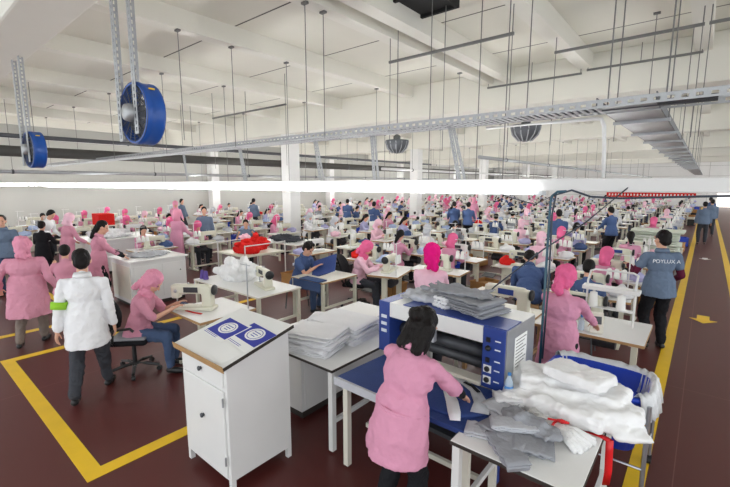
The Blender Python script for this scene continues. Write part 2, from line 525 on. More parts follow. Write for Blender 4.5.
# cable tray across, side rails plus rungs
t = thing('cable_tray', 'long galvanised cable tray crossing above the lights', 'cable tray', (0, 4.62, 3.18))
def rail(y):
    mb = MB(); mb.box((-22, y-0.003, 0.05), (4.8, y+0.003, 0.08)); mb.box((-22, y-0.003, 0.0), (4.8, y+0.003, 0.02))
    x = -22
    while x < 4.8: mb.box((x, y-0.003, 0.02), (x+0.05, y+0.003, 0.05)); x += 0.1
    return mb
rail(0).build('side_rail', m_steel, t); rail(0.43).build('side_rail', m_steel, t)
mb = MB(); x = -22
while x < -0.9: mb.box((x, 0, 0.0), (x+0.035, 0.43, 0.006)); x += 0.07
mb.build('rungs', m_steel, t)
mb = MB()
for k, yy in enumerate((0.08, 0.13, 0.2, 0.27, 0.34)):
    mb.tube([Vector((-22+j*1.1, yy+0.015*math.sin(j*1.3+k), 0.02+0.01*math.sin(j+k*2))) for j in range(21)], 0.014, 6)
mb.build('cables', m_dsteel, t)
# wide duct branching off along the aisle
t = thing('duct_tray', 'wide galvanised duct running away above the aisle side', 'duct', (-0.67, 4.62, 3.19))
MB().box((-0.24,0,0),(0.24,40,0.012)).build('tray_floor', m_steel, t)
for s_ in (-1, 1): MB().box((s_*0.24-0.004,0,0),(s_*0.24+0.004,40,0.09)).build('side_rail', m_dsteel, t)
for k in range(14): MB().box((-0.28,1.2+k*1.5,-0.035),(0.28,1.24+k*1.5,0.0)).build('cross_bar', m_steel, t)
for k in range(8):
    for s_ in (-0.26, 0.26): rod(-0.67+s_, 5.85+k*3.0, 3.16, CEIL, 'thin rod on the %s side of the wide duct, %s from its corner' % ('left' if s_ < 0 else 'right', ORD0[k]), 'rods to the wide duct')
# white pipe elbow under the tray
t = MB().tube([(-2.2,5.02,3.14),(-1.4,5.02,3.14),(-1.0,5.02,3.14),(-0.93,5.02,3.13),(-0.9,5.02,3.06),(-0.88,5.02,2.8),(-0.87,5.02,2.5)], 0.02, 8).build('conduit', m_wpaint, None, True)
tag(t, 'white conduit bending down from the cable tray to the trunking', 'conduit')

# horizontal bars with drop rods under the roof beams
for x0, x1, y, z, lb in ((-4.58,-2.35,6.17,4.6,'dark bar on two drops below the square vent'),(-12.5,-8.83,7.3,4.55,'dark bar on drops under the roof at left'),
                 (-2.3,-0.25,8.0,4.75,'grey bar between the two roof beams at right'),(-2.2,-0.3,5.4,4.95,'short dark bar at the top right of the roof'),
                 (-0.2,1.7,8.0,4.75,'grey bar right of the rightmost roof beam'),(-2.3,-0.3,10.45,4.95,'grey bar in front of the cross girder at right'),
                 (-4.6,-2.4,10.45,4.9,'grey bar in front of the cross girder at centre')):
    t = thing('roof_bar', lb, 'roof bar', (0, y, z))
    MB().box((x0, -0.02, -0.02), (x1, 0.02, 0.02)).build('bar', m_rod, t)
    for xx in (x0+0.02, x1-0.02, (x0+x1)/2):
        MB().cyl((xx, 0, -0.0), (xx, 0, (CEIL if xx > -8.9 else CEIL)-z), 0.008, n=6).build('hanger', m_rod, t)
        if z < 4.8: MB().cyl((xx, 0, -1.6), (xx, 0, 0), 0.006, n=6).build('drop_rod', m_rod, t)

# round reflector lamps
for x, y, z, lb in ((-2.05,6.0,3.2,'round open reflector lamp hanging right of centre'),(-4.27,6.0,3.14,'round open reflector lamp hanging left of the other')):
    t = thing('reflector_lamp', lb, 'lamp', (x, y, z), 0, 'round reflector lamps'); t.scale = (1.3,1.3,1.15)
    MB().lathe([(0.155,0.06),(0.16,0.05),(0.15,0.0),(0.12,-0.07),(0.07,-0.12),(0.02,-0.135),(0.01,-0.13),(0.06,-0.11),(0.11,-0.06),(0.14,0.0),(0.15,0.055)], n=24).build('bowl', m_dsteel, t, True)
    mb = MB()
    for k in range(12):
        a = 2*PI*k/12
        mb.tube([(0.158*math.cos(a),0.158*math.sin(a),0.04),(0.135*math.cos(a),0.135*math.sin(a),-0.055),(0.07*math.cos(a),0.07*math.sin(a),-0.13)], 0.006, 5)
    mb.build('ribs', m_steel, t)
    MB().lathe([(0.03,0.0),(0.05,0.05),(0.05,0.12),(0.02,0.15)], n=12).build('lamp_holder', m_glassm, t, True)
    MB().cyl((0,0,0.14),(0,0,(CEIL-z)/1.15),0.006,n=6).build('hanging_wire', m_rod, t)

# lagged pipes along the left side
def pipe(x, z, r, y0, y1, m, lb, n=12):
    t = thing('overhead_pipe', lb, 'pipe', (x, y0, z))
    MB().cyl((0,0,0),(0,y1-y0,0),r,n=n).build('pipe', m, t, True)
    y = 2.0
    while y < y1-y0:
        MB().cyl((0,y,0),(0,y,CEIL-z),0.008,n=6).build('pipe_hanger', m_rod, t); 
        MB().cyl((0,y-0.03,0),(0,y+0.03,0),r+0.012,n=n).build('pipe_band', m_dsteel, t); y += 4.5
pipe(-15.0, 3.36, 0.15, -3.5, 57, m_pipe, 'thick dark lagged pipe along the left of the hall')
pipe(-14.3, 3.72, 0.06, -3.5, 24, m_dsteel, 'thin dark pipe above the thick lagged pipe')
pipe(-17.5, 2.85, 0.06, -3.5, 57, m_steel, 'thin steel pipe low behind the lagged pipe')
pipe(-20.0, 4.2, 0.07, -3.5, 57, m_wpaint, 'white pipe along the far left wall high up')
pipe(-9.2, 3.0, 0.05, 12.0, 57, m_wpaint, 'white pipe over the middle of the hall')
pipe(-5.0, 3.2, 0.05, 11.0, 57, m_steel, 'steel pipe over the rows right of centre')

# far end: red banner strip, lit doorway
t = thing('wall_banner', 'long red banner strip on the far end wall', 'banner', (-9.5, YB-0.05, 0.9))
MB().box((0,-0.02,0),(8.6,0.0,0.55)).build('cloth', m_red, t)
mb = MB()
for k in range(26): mb.box((0.25+k*0.32,-0.03,0.17),(0.4+k*0.32,-0.02,0.4))
mb.build('lettering', m_whitef, t)
tag(MB().box((0.9, YB-0.06, 0.0), (2.6, YB-0.01, 2.3)).build('door_1', m_warm), kind='structure')

# ================================================================== PEOPLE
def ik(a, b, l1, l2, pole):
    a, b, pole = Vector(a), Vector(b), Vector(pole)
    d = b - a; L = min(d.length, (l1+l2)*0.999); d.normalize()
    x = (l1*l1 - l2*l2 + L*L) / (2*L); h = math.sqrt(max(0, l1*l1 - x*x))
    pv = (pole - d*pole.dot(d))
    if pv.length < 1e-5: pv = Vector((0,0,-1))
    return a + d*x + pv.normalized()*h, a + d*L

def hand(mb, w, fd, pn, side, curl=0.35, s=1.0):
    """palm and five fingers; w wrist, fd finger direction, pn palm normal (towards the palm), side = thumb direction"""
    fd = Vector(fd).normalized(); pn = Vector(pn); pn = (pn - fd*pn.dot(fd)).normalized(); sd = Vector(side); sd = (sd - fd*sd.dot(fd) - pn*sd.dot(pn)).normalized()
    M = Matrix((sd, pn, fd)).transposed()
    mb.ell(w + fd*0.045*s, (0.041*s, 0.016*s, 0.052*s), M)
    mb.ell(w + fd*0.065*s, (0.042*s, 0.014*s, 0.035*s), M)
    for k, (o, L) in enumerate(((0.031,0.072),(0.011,0.08),(-0.01,0.075),(-0.03,0.06))):
        p = w + fd*0.085*s + sd*o*s
        d = (fd + sd*o*3.2).normalized(); a = curl*(0.8+0.15*k)
        for j, f in enumerate((0.45, 0.3, 0.25)):
            d = (d*math.cos(a) + pn*math.sin(a)).normalized()
            q = p + d*L*f*s
            mb.cap(p, (0.0092-0.001*j)*s, q, (0.0084-0.001*j)*s, n=8); p = q
    p = w + fd*0.02*s + sd*0.03*s; d = (fd*0.7 + sd*0.65 + pn*0.25).normalized()
    for j, L in enumerate((0.04, 0.032, 0.026)):
        q = p + d*L*s; mb.cap(p, (0.0125-0.0015*j)*s, q, (0.011-0.0015*j)*s, n=8); p = q
        d = (d + fd*0.35 + pn*0.1).normalized()

def figure(label, loc, rz, pose='stand', S_=1.0, lean=0.0, headpitch=0.2, headyaw=0.0, hands=((0.22,0.35,0.95),(-0.22,0.35,0.95)), feet=None,
           coat=None, hem=0.5, sleeve='long', trousers=m_black, hair='short', scarf=None, fine=True, female=True, vest=None, width=1.0,
           shoulder_fwd=0.0, cap_m=None, group=None, vox=None, joined=False, cuff=None, curl=0.35, seatz=0.56, legspread=0.11, extra=None, shoe_m=None, seed=1):
    v = vox or (0.0095 if fine else 0.026)
    t = thing('person', label, 'person', loc, rz, group) if not joined else None
    out = []
    def add(me, name):
        if joined: out.append(me); return None
        return link(name, me, t)
    s = S_
    pel = Vector((0, 0, 0.93*s if pose != 'sit' else seatz))
    sp = Vector((0, math.sin(lean), math.cos(lean)))
    fw = Vector((0, math.cos(lean), -math.sin(lean)))
    waist = pel + sp*0.13*s; chest = pel + sp*0.34*s; 
    if shoulder_fwd: sp2 = Vector((0, math.sin(lean+shoulder_fwd), math.cos(lean+shoulder_fwd)))
    else: sp2 = sp
    shc = chest + sp2*0.12*s; neck = chest + sp2*0.19*s
    hp = lean + shoulder_fwd + headpitch
    hu = Vector((0, math.sin(hp*0.8), math.cos(hp*0.8)))
    head = neck + hu*0.155*s + Vector((0, 0.015, 0))
    HM = Matrix.Rotation(headyaw, 3, 'Z') @ Matrix.Rotation(-hp, 3, 'X')
    sw = (0.165 if female else 0.19)*s*width
    # ---------- skin body
    B = MB()
    tz = Matrix.Rotation(-lean, 3, 'X'); tz2 = Matrix.Rotation(-lean-shoulder_fwd, 3, 'X')
    B.ell(pel, (0.155*s*width, 0.105*s*width, 0.12*s), tz); B.ell(waist, (0.13*s*width, 0.095*s*width, 0.15*s), tz)
    B.ell(chest, (0.145*s*width, 0.1*s*width, 0.17*s), tz2); B.cap(shc - Vector((sw*0.8,0,0.012)), 0.035*s, shc + Vector((sw*0.8,0,-0.012)), 0.035*s)
    B.cap(neck - hu*0.05*s, 0.058*s, head - hu*0.04*s, 0.052*s)
    hs = s*1.07
    def hpnt(x, y, z): return head + HM @ Vector((x, y, z))*hs
    B.ell(hpnt(0, -0.012, 0.02), (0.076*hs, 0.094*hs, 0.098*hs), HM, 18, 12)
    B.ell(hpnt(0, 0.022, -0.045), (0.056*hs, 0.064*hs, 0.07*hs), HM)
    B.ell(hpnt(0, 0.07, -0.095), (0.022*hs, 0.02*hs, 0.02*hs), HM)
    if fine:
        B.cap(hpnt(0, 0.083, 0.012), 0.008*hs, hpnt(0, 0.104, -0.028), 0.0135*hs)
        B.ell(hpnt(0.033, 0.072, 0.036), (0.026*hs, 0.014*hs, 0.01*hs), HM); B.ell(hpnt(-0.033, 0.072, 0.036), (0.026*hs, 0.014*hs, 0.01*hs), HM)
        B.ell(hpnt(0.036, 0.06, -0.02), (0.022*hs, 0.02*hs, 0.022*hs), HM); B.ell(hpnt(-0.036, 0.06, -0.02), (0.022*hs, 0.02*hs, 0.022*hs), HM)
        B.ell(hpnt(0, 0.083, -0.058), (0.024*hs, 0.012*hs, 0.009*hs), HM)
        for e in (-1, 1): B.ell(hpnt(e*0.077, -0.005, -0.005), (0.012*hs, 0.02*hs, 0.032*hs), HM)
    # legs
    feet = feet or (((legspread, 0.0), (-legspread, 0.0)) if pose != 'sit' else ((0.14, 0.44), (-0.14, 0.40)))
    hips, knees, anks = [], [], []
    for i, e in enumerate((1, -1)):
        h = pel + Vector((e*0.088*s, 0, -0.03*s)); f = Vector((feet[i][0], feet[i][1], 0.085 + (feet[i][2] if len(feet[i]) > 2 else 0)))
        k, an = ik(h, f, 0.43*s, 0.42*s, (e*0.12, 1, 0.3)); hips.append(h); knees.append(k); anks.append(an)
        B.cap(h, 0.08*s*width, k, 0.05*s); B.cap(k, 0.05*s, (k+an)/2 + Vector((0,-0.004,0)), 0.042*s); B.cap((k+an)/2, 0.042*s, an, 0.034*s)
        B.cap(an + Vector((0,-0.02,-0.045)), 0.035*s, an + Vector((e*0.02,0.13,-0.058)), 0.026*s)
    # arms
    shs, els, wrs = [], [], []
    for i, e in enumerate((1, -1)):
        sh = shc + Vector((e*sw, 0, 0)) - sp2*0.015; hd = Vector(hands[i][:3])
        el, wr = ik(sh, hd, 0.285*s, 0.25*s, ((e*0.12, -0.7, -0.7) if hd.z < 0.9*s and pose != 'sit' else (e*0.35, -0.45, -0.9)))
        shs.append(sh); els.append(el); wrs.append(wr)
        B.cap(sh, 0.036*s, el, 0.035*s); B.cap(el, 0.037*s, wr, 0.026*s)
        fd = (wr - el).normalized()
        if fine:
            pn = Vector((0, 0, -1)) if abs(fd.z) < 0.75 else Vector((-e, 0, 0))
            B2 = Vector((-e, 0.15, 0)) if abs(fd.z) < 0.75 else Vector((0, 1, 0))
            hand(B, wr, fd, pn, B2, curl, s)
        else:
            B.cap(wr, 0.028*s, wr + fd*0.1, 0.03*s, n=8)
            B.cap(wr + fd*0.03, 0.013, wr + fd*0.08 + Vector((-e*0.04,0,0)), 0.011, n=6)
    add(remesh(B, 'body', m_skin, v, 3), 'body')
    # ---------- trousers
    T = MB(); T.ell(pel, (0.15*s*width, 0.105*s*width, 0.13*s), tz)
    T.ell(waist, (0.14*s*width, 0.108*s*width, 0.1*s), tz)
    for i in (0, 1):
        e = 1 - 2*i
        T.cap(hips[i], 0.096*s*width, knees[i], 0.08*s); T.cap(knees[i], 0.08*s, anks[i] + Vector((0,0,0.03)), 0.058*s)
    add(remesh(T, 'trousers', trousers, v, 3, 0.010 if fine else 0, (7,7,5), seed+4, 0.5), 'trousers')
    # ---------- shoes
    Sh = []
    for i, e in enumerate((1, -1)):
        q = MB(); a = anks[i]
        q.cap(a + Vector((0,-0.03,-0.04)), 0.042*s, a + Vector((e*0.02,0.15,-0.05)), 0.034*s)
        q.cap(a + Vector((e*0.01,0.05,-0.045)), 0.046*s, a + Vector((e*0.015,0.12,-0.05)), 0.042*s)
        me = remesh(q, 'shoe', shoe_m or m_shoe, max(v, 0.012), 2)
        for vv in me.vertices: vv.co.z = max(vv.co.z, 0.004)
        add(me, 'shoe')
    # ---------- coat / shirt
    if coat:
        C = MB(); g = 0.024*s
        C.ell(chest, (0.155*s*width+g, 0.112*s*width+g, 0.185*s), tz2, 18, 10)
        C.ell(waist, (0.152*s*width+g, 0.11*s*width+g, 0.19*s), tz, 18, 10)
        C.ell(pel + sp*0.02, (0.158*s*width+g, 0.112*s*width+g, 0.14*s), tz, 18, 10)
        C.cap(shc - Vector((sw*0.88,0,0.014)), 0.057*s, shc + Vector((sw*0.88,0,-0.014)), 0.057*s, 14)
        C.cap(shc, 0.075*s, neck - hu*0.005, 0.062*s, 14)
        if pose != 'sit':
            hz = hem*s; rs = []
            n = 28
            top = waist.z
            for k in range(7):
                z = top + (hz - top)*k/6
                f = k/6.0
                yo = waist.y*(1-f) + pel.y*f if z > pel.z else 0.5*(feet[0][1]+feet[1][1])*0.25*f
                rx = (0.156+0.036*f)*s*width + g; ry = (0.125+0.04*f)*s*width + g + abs(feet[0][1]-feet[1][1])*0.12*f
                rs.append([Vector((rx*math.cos(2*PI*j/n)*(1+0.03*math.sin(5*2*PI*j/n+seed)*f), yo + ry*math.sin(2*PI*j/n)*(1+0.05*math.sin(4*2*PI*j/n+seed)*f), z)) for j in range(n)])
            C.rings(rs)
        else:
            for i, e in enumerate((1, -1)):
                m = hips[i].lerp(knees[i], 0.62 if hem < 0.7 else 0.25)
                C.cap(hips[i] + Vector((0,0,0.0)), 0.125*s*width, m, 0.1*s)
            C.cap(pel + Vector((0,0.1,0.02)), 0.1, pel + Vector((0, 0.22 if hem < 0.7 else 0.1, 0.03)), 0.085)
        fr = {'long': 0.93, 'elbow': 0.0, 'three': 0.55, 'short': -0.35}[sleeve]
        for i in (0, 1):
            if fr > 0:
                C.cap(shs[i], 0.056*s, els[i], 0.053*s, 14); C.cap(els[i], 0.054*s, els[i].lerp(wrs[i], fr*0.94), 0.046*s, 14)
            else:
                C.cap(shs[i], 0.062*s, shs[i].lerp(els[i], 0.9 + fr), 0.062*s, 14)
        add(remesh(C, 'coat' if hem < 0.8 else 'shirt', coat, v, 3 if fine else 2, 0.0095 if fine else 0, (6.5,6.5,4.5), seed, 0.55), 'coat' if hem < 0.8 else 'shirt')
        if fine:
            K = MB(); n = 24   # turned collar
            cc = neck + hu*0.0
            a1 = Vector((1,0,0)); b1 = hu.cross(a1).normalized()
            pr = [(0.074,-0.02),(0.07,0.025),(0.074,0.032),(0.088,-0.012),(0.084,-0.03)]
            R_ = [[K.bm.verts.new(cc + hu*zz*s + (a1*math.cos(2*PI*k/n)*1.06 + b1*math.sin(2*PI*k/n))*r*s) for k in range(n)] for r, zz in pr]
            for i in range(len(R_)):
                A, Bv = R_[i], R_[(i+1) % len(R_)]
                for k in range(n): K._f([A[k], A[(k+1)%n], Bv[(k+1)%n], Bv[k]])
            if not scarf: add(K.mesh('collar', coat, True), 'collar')
        if sleeve in ('short', 'elbow', 'three') and cuff:
            for i in (0, 1):
                U = MB(); a0 = shs[i].lerp(els[i], 0.5) if fr <= 0 else els[i].lerp(wrs[i], 0.35)
                if fr <= 0: U.cap(a0, 0.055*s, els[i], 0.05*s)
                U.cap(els[i] if fr <= 0 else a0, 0.05*s, els[i].lerp(wrs[i], 0.97), 0.036*s)
                add(remesh(U, 'undersleeve', cuff, v, 2), 'undersleeve')
    # ---------- hair or scarf
    if scarf:
        Q = MB()
        Q.ell(hpnt(0, -0.036, 0.035), (0.108*hs, 0.118*hs, 0.116*hs), HM, 18, 12)
        Q.ell(hpnt(0, -0.045, -0.05), (0.098*hs, 0.088*hs, 0.085*hs), HM)
        if extra != 'bandana':
            Q.ell(hpnt(0, 0.0, -0.12), (0.085*hs, 0.088*hs, 0.05*hs), HM)
            Q.ell(neck + Vector((0, 0.0, -0.0)), (0.1*s, 0.095*s, 0.06*s))
            Q.ell(neck + fw*0.06 - sp2*0.06, (0.095*s, 0.05*s, 0.09*s), tz2)
        Q.ell(hpnt(0, -0.115, -0.04), (0.05*hs, 0.04*hs, 0.045*hs), HM)
        Q.cap(hpnt(0.01, -0.12, -0.06), 0.032*hs, hpnt(0.03, -0.115, -0.17), 0.042*hs)
        if extra != 'hood': Q.cap(hpnt(-0.01, -0.11, -0.06), 0.03*hs, hpnt(-0.04, -0.1, -0.15), 0.034*hs)
        add(remesh(Q, 'headscarf', scarf, v, 3, 0.011 if fine else 0, (14,14,8), seed+2, 0.6), 'headscarf')
    elif hair:
        Q = MB()
        Q.ell(hpnt(0, -0.028, 0.034), (0.086*hs, 0.096*hs, 0.1*hs), HM, 18, 12)
        Q.ell(hpnt(0, -0.055, -0.02), (0.076*hs, 0.062*hs, 0.07*hs), HM)
        if hair in ('long', 'tied'):
            Q.cap(hpnt(0, -0.07, -0.02), 0.065*hs, hpnt(0.01, -0.085, -0.14), 0.05*hs)
            Q.cap(hpnt(0.01, -0.085, -0.14), 0.05*hs, hpnt(0.02, -0.09, -0.24), 0.03*hs)
        if hair == 'loose':
            for xx in (-0.05, 0.0, 0.05, 0.075):
                Q.cap(hpnt(xx, -0.05, 0.0), 0.045*hs, hpnt(xx*1.2, -0.04, -0.17), 0.034*hs)
            Q.cap(hpnt(0.075, 0.0, 0.0), 0.03*hs, hpnt(0.085, 0.02, -0.15), 0.024*hs); Q.ell(hpnt(0,-0.12,0.03), (0.06*hs,0.05*hs,0.05*hs), HM)
            Q.cap(hpnt(-0.075, 0.0, 0.0), 0.03*hs, hpnt(-0.08, 0.02, -0.12), 0.024*hs)
        if hair == 'curly': 
            for k in range(16):
                a = k*2.4; Q.ell(hpnt(0.06*math.cos(a), -0.02+0.06*math.sin(a), 0.07+0.03*math.sin(k*1.7)), (0.032*hs,)*3)
        add(remesh(Q, 'hair', m_hair, v, 2, 0.008 if fine else 0, (30,30,10), seed+3), 'hair')
    if fine and not joined:
        for e in (-1, 1):
            link('eye', MB().ell(hpnt(e*0.033, 0.074, 0.012), (0.012*hs, 0.009*hs, 0.006*hs), HM, 10, 6).mesh('eye', m_eye, True), t)
        link('mouth', MB().ell(hpnt(0, 0.092, -0.058), (0.02*hs, 0.004*hs, 0.005*hs), HM, 10, 6).mesh('mouth', m_lip, True), t)
    if joined:
        bm = bmesh.new(); mats = []
        for me in out:
            base = len(mats); mats.append(me.materials[0])
            n0 = len(bm.faces); bm.from_mesh(me); bm.faces.ensure_lookup_table()
            for f in bm.faces[n0:]: f.material_index = base; f.smooth = True
            bpy.data.meshes.remove(me)
        me = bpy.data.meshes.new('person'); bm.to_mesh(me); bm.free()
        for m in mats: me.materials.append(m)
        return me
    info = dict(root=t, head=head, neck=neck, wrs=wrs, els=els, shs=shs, chest=chest, pel=pel, HM=HM, sp=sp, shc=shc, fw=fw, waist=waist)
    return info

# ================================================================== SEWING STATIONS
def sewing_table(label, loc, rz=0, w=1.1, d=0.55, top=None, edge=None, group=None, stand=True, legm=None, cones=2, conem=None, pedal=True, h=0.77, name='sewing_table'):
    """table seen from the worker's side: worker sits at -Y"""
    t = thing(name, label, 'table', loc, rz, group)
    legm = legm or m_cream
    MB().box((-w/2,-d/2,h-0.032),(w/2,d/2,h), bev=0.004).build('table_top', top or m_top, t)
    e = MB()
    for a, b in (((-w/2-0.004,-d/2-0.004,h-0.034),(w/2+0.004,-d/2,h-0.004)), ((-w/2-0.004,d/2,h-0.034),(w/2+0.004,d/2+0.004,h-0.004)),
                 ((-w/2-0.004,-d/2,h-0.034),(-w/2,d/2,h-0.004)), ((w/2,-d/2,h-0.034),(w/2+0.004,d/2,h-0.004))): e.box(a, b)
    e.build('edge_band', edge or m_wood, t)
    for s_ in (-1, 1):
        x = s_*(w/2-0.12)
        lg = MB(); lg.box((x-0.03,-0.05,0.05),(x+0.03,0.05,h-0.05)); lg.box((x-0.025,-d/2+0.05,0.015),(x+0.025,d/2-0.02,0.055)); lg.box((x-0.03,-d/2+0.06,h-0.06),(x+0.03,d/2-0.06,h-0.033))
        lg.build('leg', legm, t)
    MB().box((-w/2+0.12, 0.05, 0.1), (w/2-0.12, 0.08, 0.14)).build('crossbar', legm, t)
    if pedal:
        MB().obox((0.0,-0.06,0.1),(0.16,0,0),(0,0.11,0.03),(0,0,0.008)).build('pedal', m_bplas, t)
        mo = MB(); mo.cyl((0.02,0.06,h-0.2),(0.26,0.06,h-0.2),0.085,n=16); mo.box((0.05,0.0,h-0.13),(0.2,0.12,h-0.03)); mo.build('motor', m_darkm, t)
        MB().box((-w/2+0.2,-0.18,h-0.2),(-w/2+0.42,0.1,h-0.04)).build('control_box', legm, t)
    if stand:
        p = MB(); x = w/2-0.08
        p.cyl((x, d/2-0.06, h), (x, d/2-0.06, h+0.62), 0.009, n=8); p.cyl((x-0.22, d/2-0.06, h+0.6), (x+0.06, d/2-0.06, h+0.6), 0.006, n=6)
        p.cyl((x-0.2, d/2-0.06, h+0.22), (x+0.06, d/2-0.06, h+0.22), 0.006, n=6); p.build('thread_stand', m_wpaint, t)
        for k in range(cones):
            cx = x - 0.06 - 0.1*k
            MB().lathe([(0.042,0),(0.045,0.01),(0.03,0.14),(0.016,0.142),(0.014,0.15)], (cx, d/2-0.06, h+0.23), 14).build('thread_cone', conem or m_thread, t, True)
    return t

def sewing_machine(label, loc, rz=0, body=None, group=None, blue=False, s=1.0, name='sewing_machine'):
    t = thing(name, label, 'sewing machine', loc, rz, group)
    bm_ = body or m_cream
    MB().box((-0.27*s,-0.09*s,0),(0.27*s,0.09*s,0.045*s),bev=0.012).build('bed', bm_, t, True)
    b = MB()
    b.box((0.12*s,-0.06*s,0.04*s),(0.25*s,0.06*s,0.30*s),bev=0.02)
    b.box((-0.25*s,-0.05*s,0.20*s),(0.2*s,0.05*s,0.32*s),bev=0.025)
    b.box((-0.27*s,-0.055*s,0.14*s),(-0.17*s,0.055*s,0.315*s),bev=0.018)
    me = remesh(b, 'arm', m_cream if body is None else body, 0.012, 2)
    link('arm', me, t)
    MB().lathe([(0.02,0),(0.065,0.004),(0.072,0.02),(0.065,0.04),(0.03,0.045)],(0.25*s,0,0.25*s),18,(1,0,0)).build('handwheel', m_bplas, t, True)
    q = MB(); q.cyl((-0.22*s,0,0.15*s),(-0.22*s,0,0.06*s),0.007,n=8); q.box((-0.235*s,-0.02*s,0.046*s),(-0.205*s,0.03*s,0.055*s)); q.cyl((-0.2*s,-0.02*s,0.15*s),(-0.2*s,-0.02*s,0.08*s),0.005,n=6)
    q.build('needle_bar', m_chrome, t)
    q = MB().lathe([(0.018,0),(0.022,0.004),(0.022,0.014),(0.01,0.018)],(-0.2*s,-0.055*s,0.24*s),12,(0,-1,0)); q.build('tension_dial', m_chrome, t, True)
    MB().box((-0.1*s,-0.058*s,0.225*s),(0.08*s,-0.0495*s,0.29*s)).build('front_panel', m_darkm if not blue else m_pblue, t)
    q = MB().cyl((0.02*s,0.0,0.31*s),(0.02*s,0.0,0.36*s),0.006,n=6).cyl((-0.06*s,0,0.31*s),(-0.06*s,0,0.34*s),0.012,n=8)
    q.build('thread_guide', m_chrome, t)
    return t

def stool(label, loc, rz=0, group=None):
    t = thing('work_stool', label, 'stool', loc, rz, group)
    MB().box((-0.18,-0.17,0.42),(0.18,0.17,0.46),bev=0.01).build('seat', m_wood, t)
    for a in (-1,1):
        for b in (-1,1): MB().cyl((a*0.17,b*0.16,0.0),(a*0.14,b*0.13,0.42),0.013,n=8).build('leg', m_dsteel, t)
    return t

def office_chair(label, loc, rz=0, cover=None, back_m=None, group=None):
    """faces +Y"""
    t = thing('office_chair', label, 'chair', loc, rz, group)
    MB().box((-0.24,-0.22,0.42),(0.24,0.24,0.5),bev=0.035).build('seat', back_m or m_black, t, True)
    if cover: MB().box((-0.235,-0.2,0.495),(0.235,0.235,0.525),bev=0.014).build('seat_pad', cover, t, True)
    b = MB(); n = 11; rs = []
    for k in range(9):
        z = 0.56 + 0.46*k/8; w = 0.235*math.sin(PI*(0.16+0.74*k/8))**0.4
        y = -0.25 - 0.06*((k/8.0-0.3)**2)*4 - 0.05*k/8
        ring = [Vector((w*math.cos(2*PI*j/16), y + 0.035*math.sin(2*PI*j/16) - 0.0 + 0.05*(math.cos(2*PI*j/16)**2), z)) for j in range(16)]
        rs.append(ring)
    b.rings(rs); b.build('backrest', back_m or m_black, t, True)
    MB().tube([(0,-0.08,0.42),(0,-0.25,0.42),(0,-0.31,0.5),(0,-0.31,0.72)],0.022,8).build('back_bracket', m_bplas, t)
    MB().cyl((0,0,0.12),(0,0,0.42),0.03,0.024,n=12).build('gas_column', m_bplas, t)
    for s_ in (-1,1): MB().tube([(s_*0.24,-0.12,0.45),(s_*0.3,-0.12,0.5),(s_*0.3,-0.1,0.66),(s_*0.3,0.1,0.68),(s_*0.3,0.14,0.64)],0.018,8).build('armrest', m_bplas, t)
    for k in range(5):
        a = 2*PI*k/5 + 0.3
        lg = MB().tube([(0,0,0.11),(0.14*math.cos(a),0.14*math.sin(a),0.105),(0.3*math.cos(a),0.3*math.sin(a),0.075)],[0.028,0.024,0.018],8).build('base_leg', m_bplas, t)
        MB().cyl((0.3*math.cos(a)-0.02*math.sin(a),0.3*math.sin(a)+0.02*math.cos(a),0.03),(0.3*math.cos(a)+0.02*math.sin(a),0.3*math.sin(a)-0.02*math.cos(a),0.03),0.03,n=12).build('castor', m_bplas, lg)
    return t

def heap_mesh(name, m, w, d, h, seed, fine=False, rag=1.0, sm=1, amp=0.02):
    b = MB(); r = random.Random(seed)
    b.ell((0,0,h*0.25),(w*0.42,d*0.42,h*0.5))
    for k in range(int(16*rag)):
        x, y = r.uniform(-.36,.36)*w, r.uniform(-.36,.36)*d
        zz = h*(1-((x/w)**2+(y/d)**2)*3.2)*r.uniform(0.3,0.9)
        a = r.uniform(0, PI)
        b.ell((x, y, max(0.03, zz)), (r.uniform(.12,.2)*w, r.uniform(.1,.18)*d, r.uniform(.1,.2)*h), Matrix.Rotation(a,3,'Z'))
    me = remesh(b, name, m, 0.014 if fine else 0.03, sm, amp if fine else 0.0, (9,9,9), seed, 0.4)
    for v in me.vertices: v.co.z = max(v.co.z, 0.0)
    return me

def heap(label, x, y, z, m, w=0.5, d=0.4, h=0.2, seed=1, rz=0, cat='fabric', name='fabric_heap', group=None, fine=True, rag=1.0, sm=1, amp=0.02):
    o = link(name, heap_mesh(name, m, w, d, h, seed, fine, rag, sm, amp), None, (x, y, z), rz)
    return tag(o, label, cat, group)

def folded(label, x, y, z, m, w=0.3, d=0.22, h=0.03, rz=0.0, seed=1, name='folded_garment', group=None, layers=3, tilt=0.0):
    """a folded cloth: layered slabs with rounded folds, slightly out of line"""
    r = random.Random(seed); b = MB()
    for k in range(layers):
        z0 = h*k/layers; ox, oy = r.uniform(-.02,.02)*w/0.3, r.uniform(-.02,.02)*d/0.2
        sc = r.uniform(0.92,1.0)
        nseg = 10; rs = []
        for i in range(nseg+1):
            xx = -w/2*sc + w*sc*i/nseg
            t2 = h/layers*0.52; zc = z0 + h/layers*0.5 + 0.004*math.sin(i*1.9+seed+k) 
            ring = []
            for j in range(12):
                a = 2*PI*j/12; ca, sa = math.cos(a), math.sin(a)
                yy = d/2*sc*(abs(ca)**0.35)*(1 if ca >= 0 else -1) + 0.006*math.sin(i*2.3+seed*2+k)
                ring.append(Vector((xx+ox, yy+oy, zc + t2*(abs(sa)**0.6)*(1 if sa >= 0 else -1))))
            rs.append(ring)
        b.rings(rs)
    o = b.build(name, m, None, True, (x, y, z), rz)
    if tilt: o.rotation_euler[0] = tilt
    return tag(o, label, 'fabric', group)

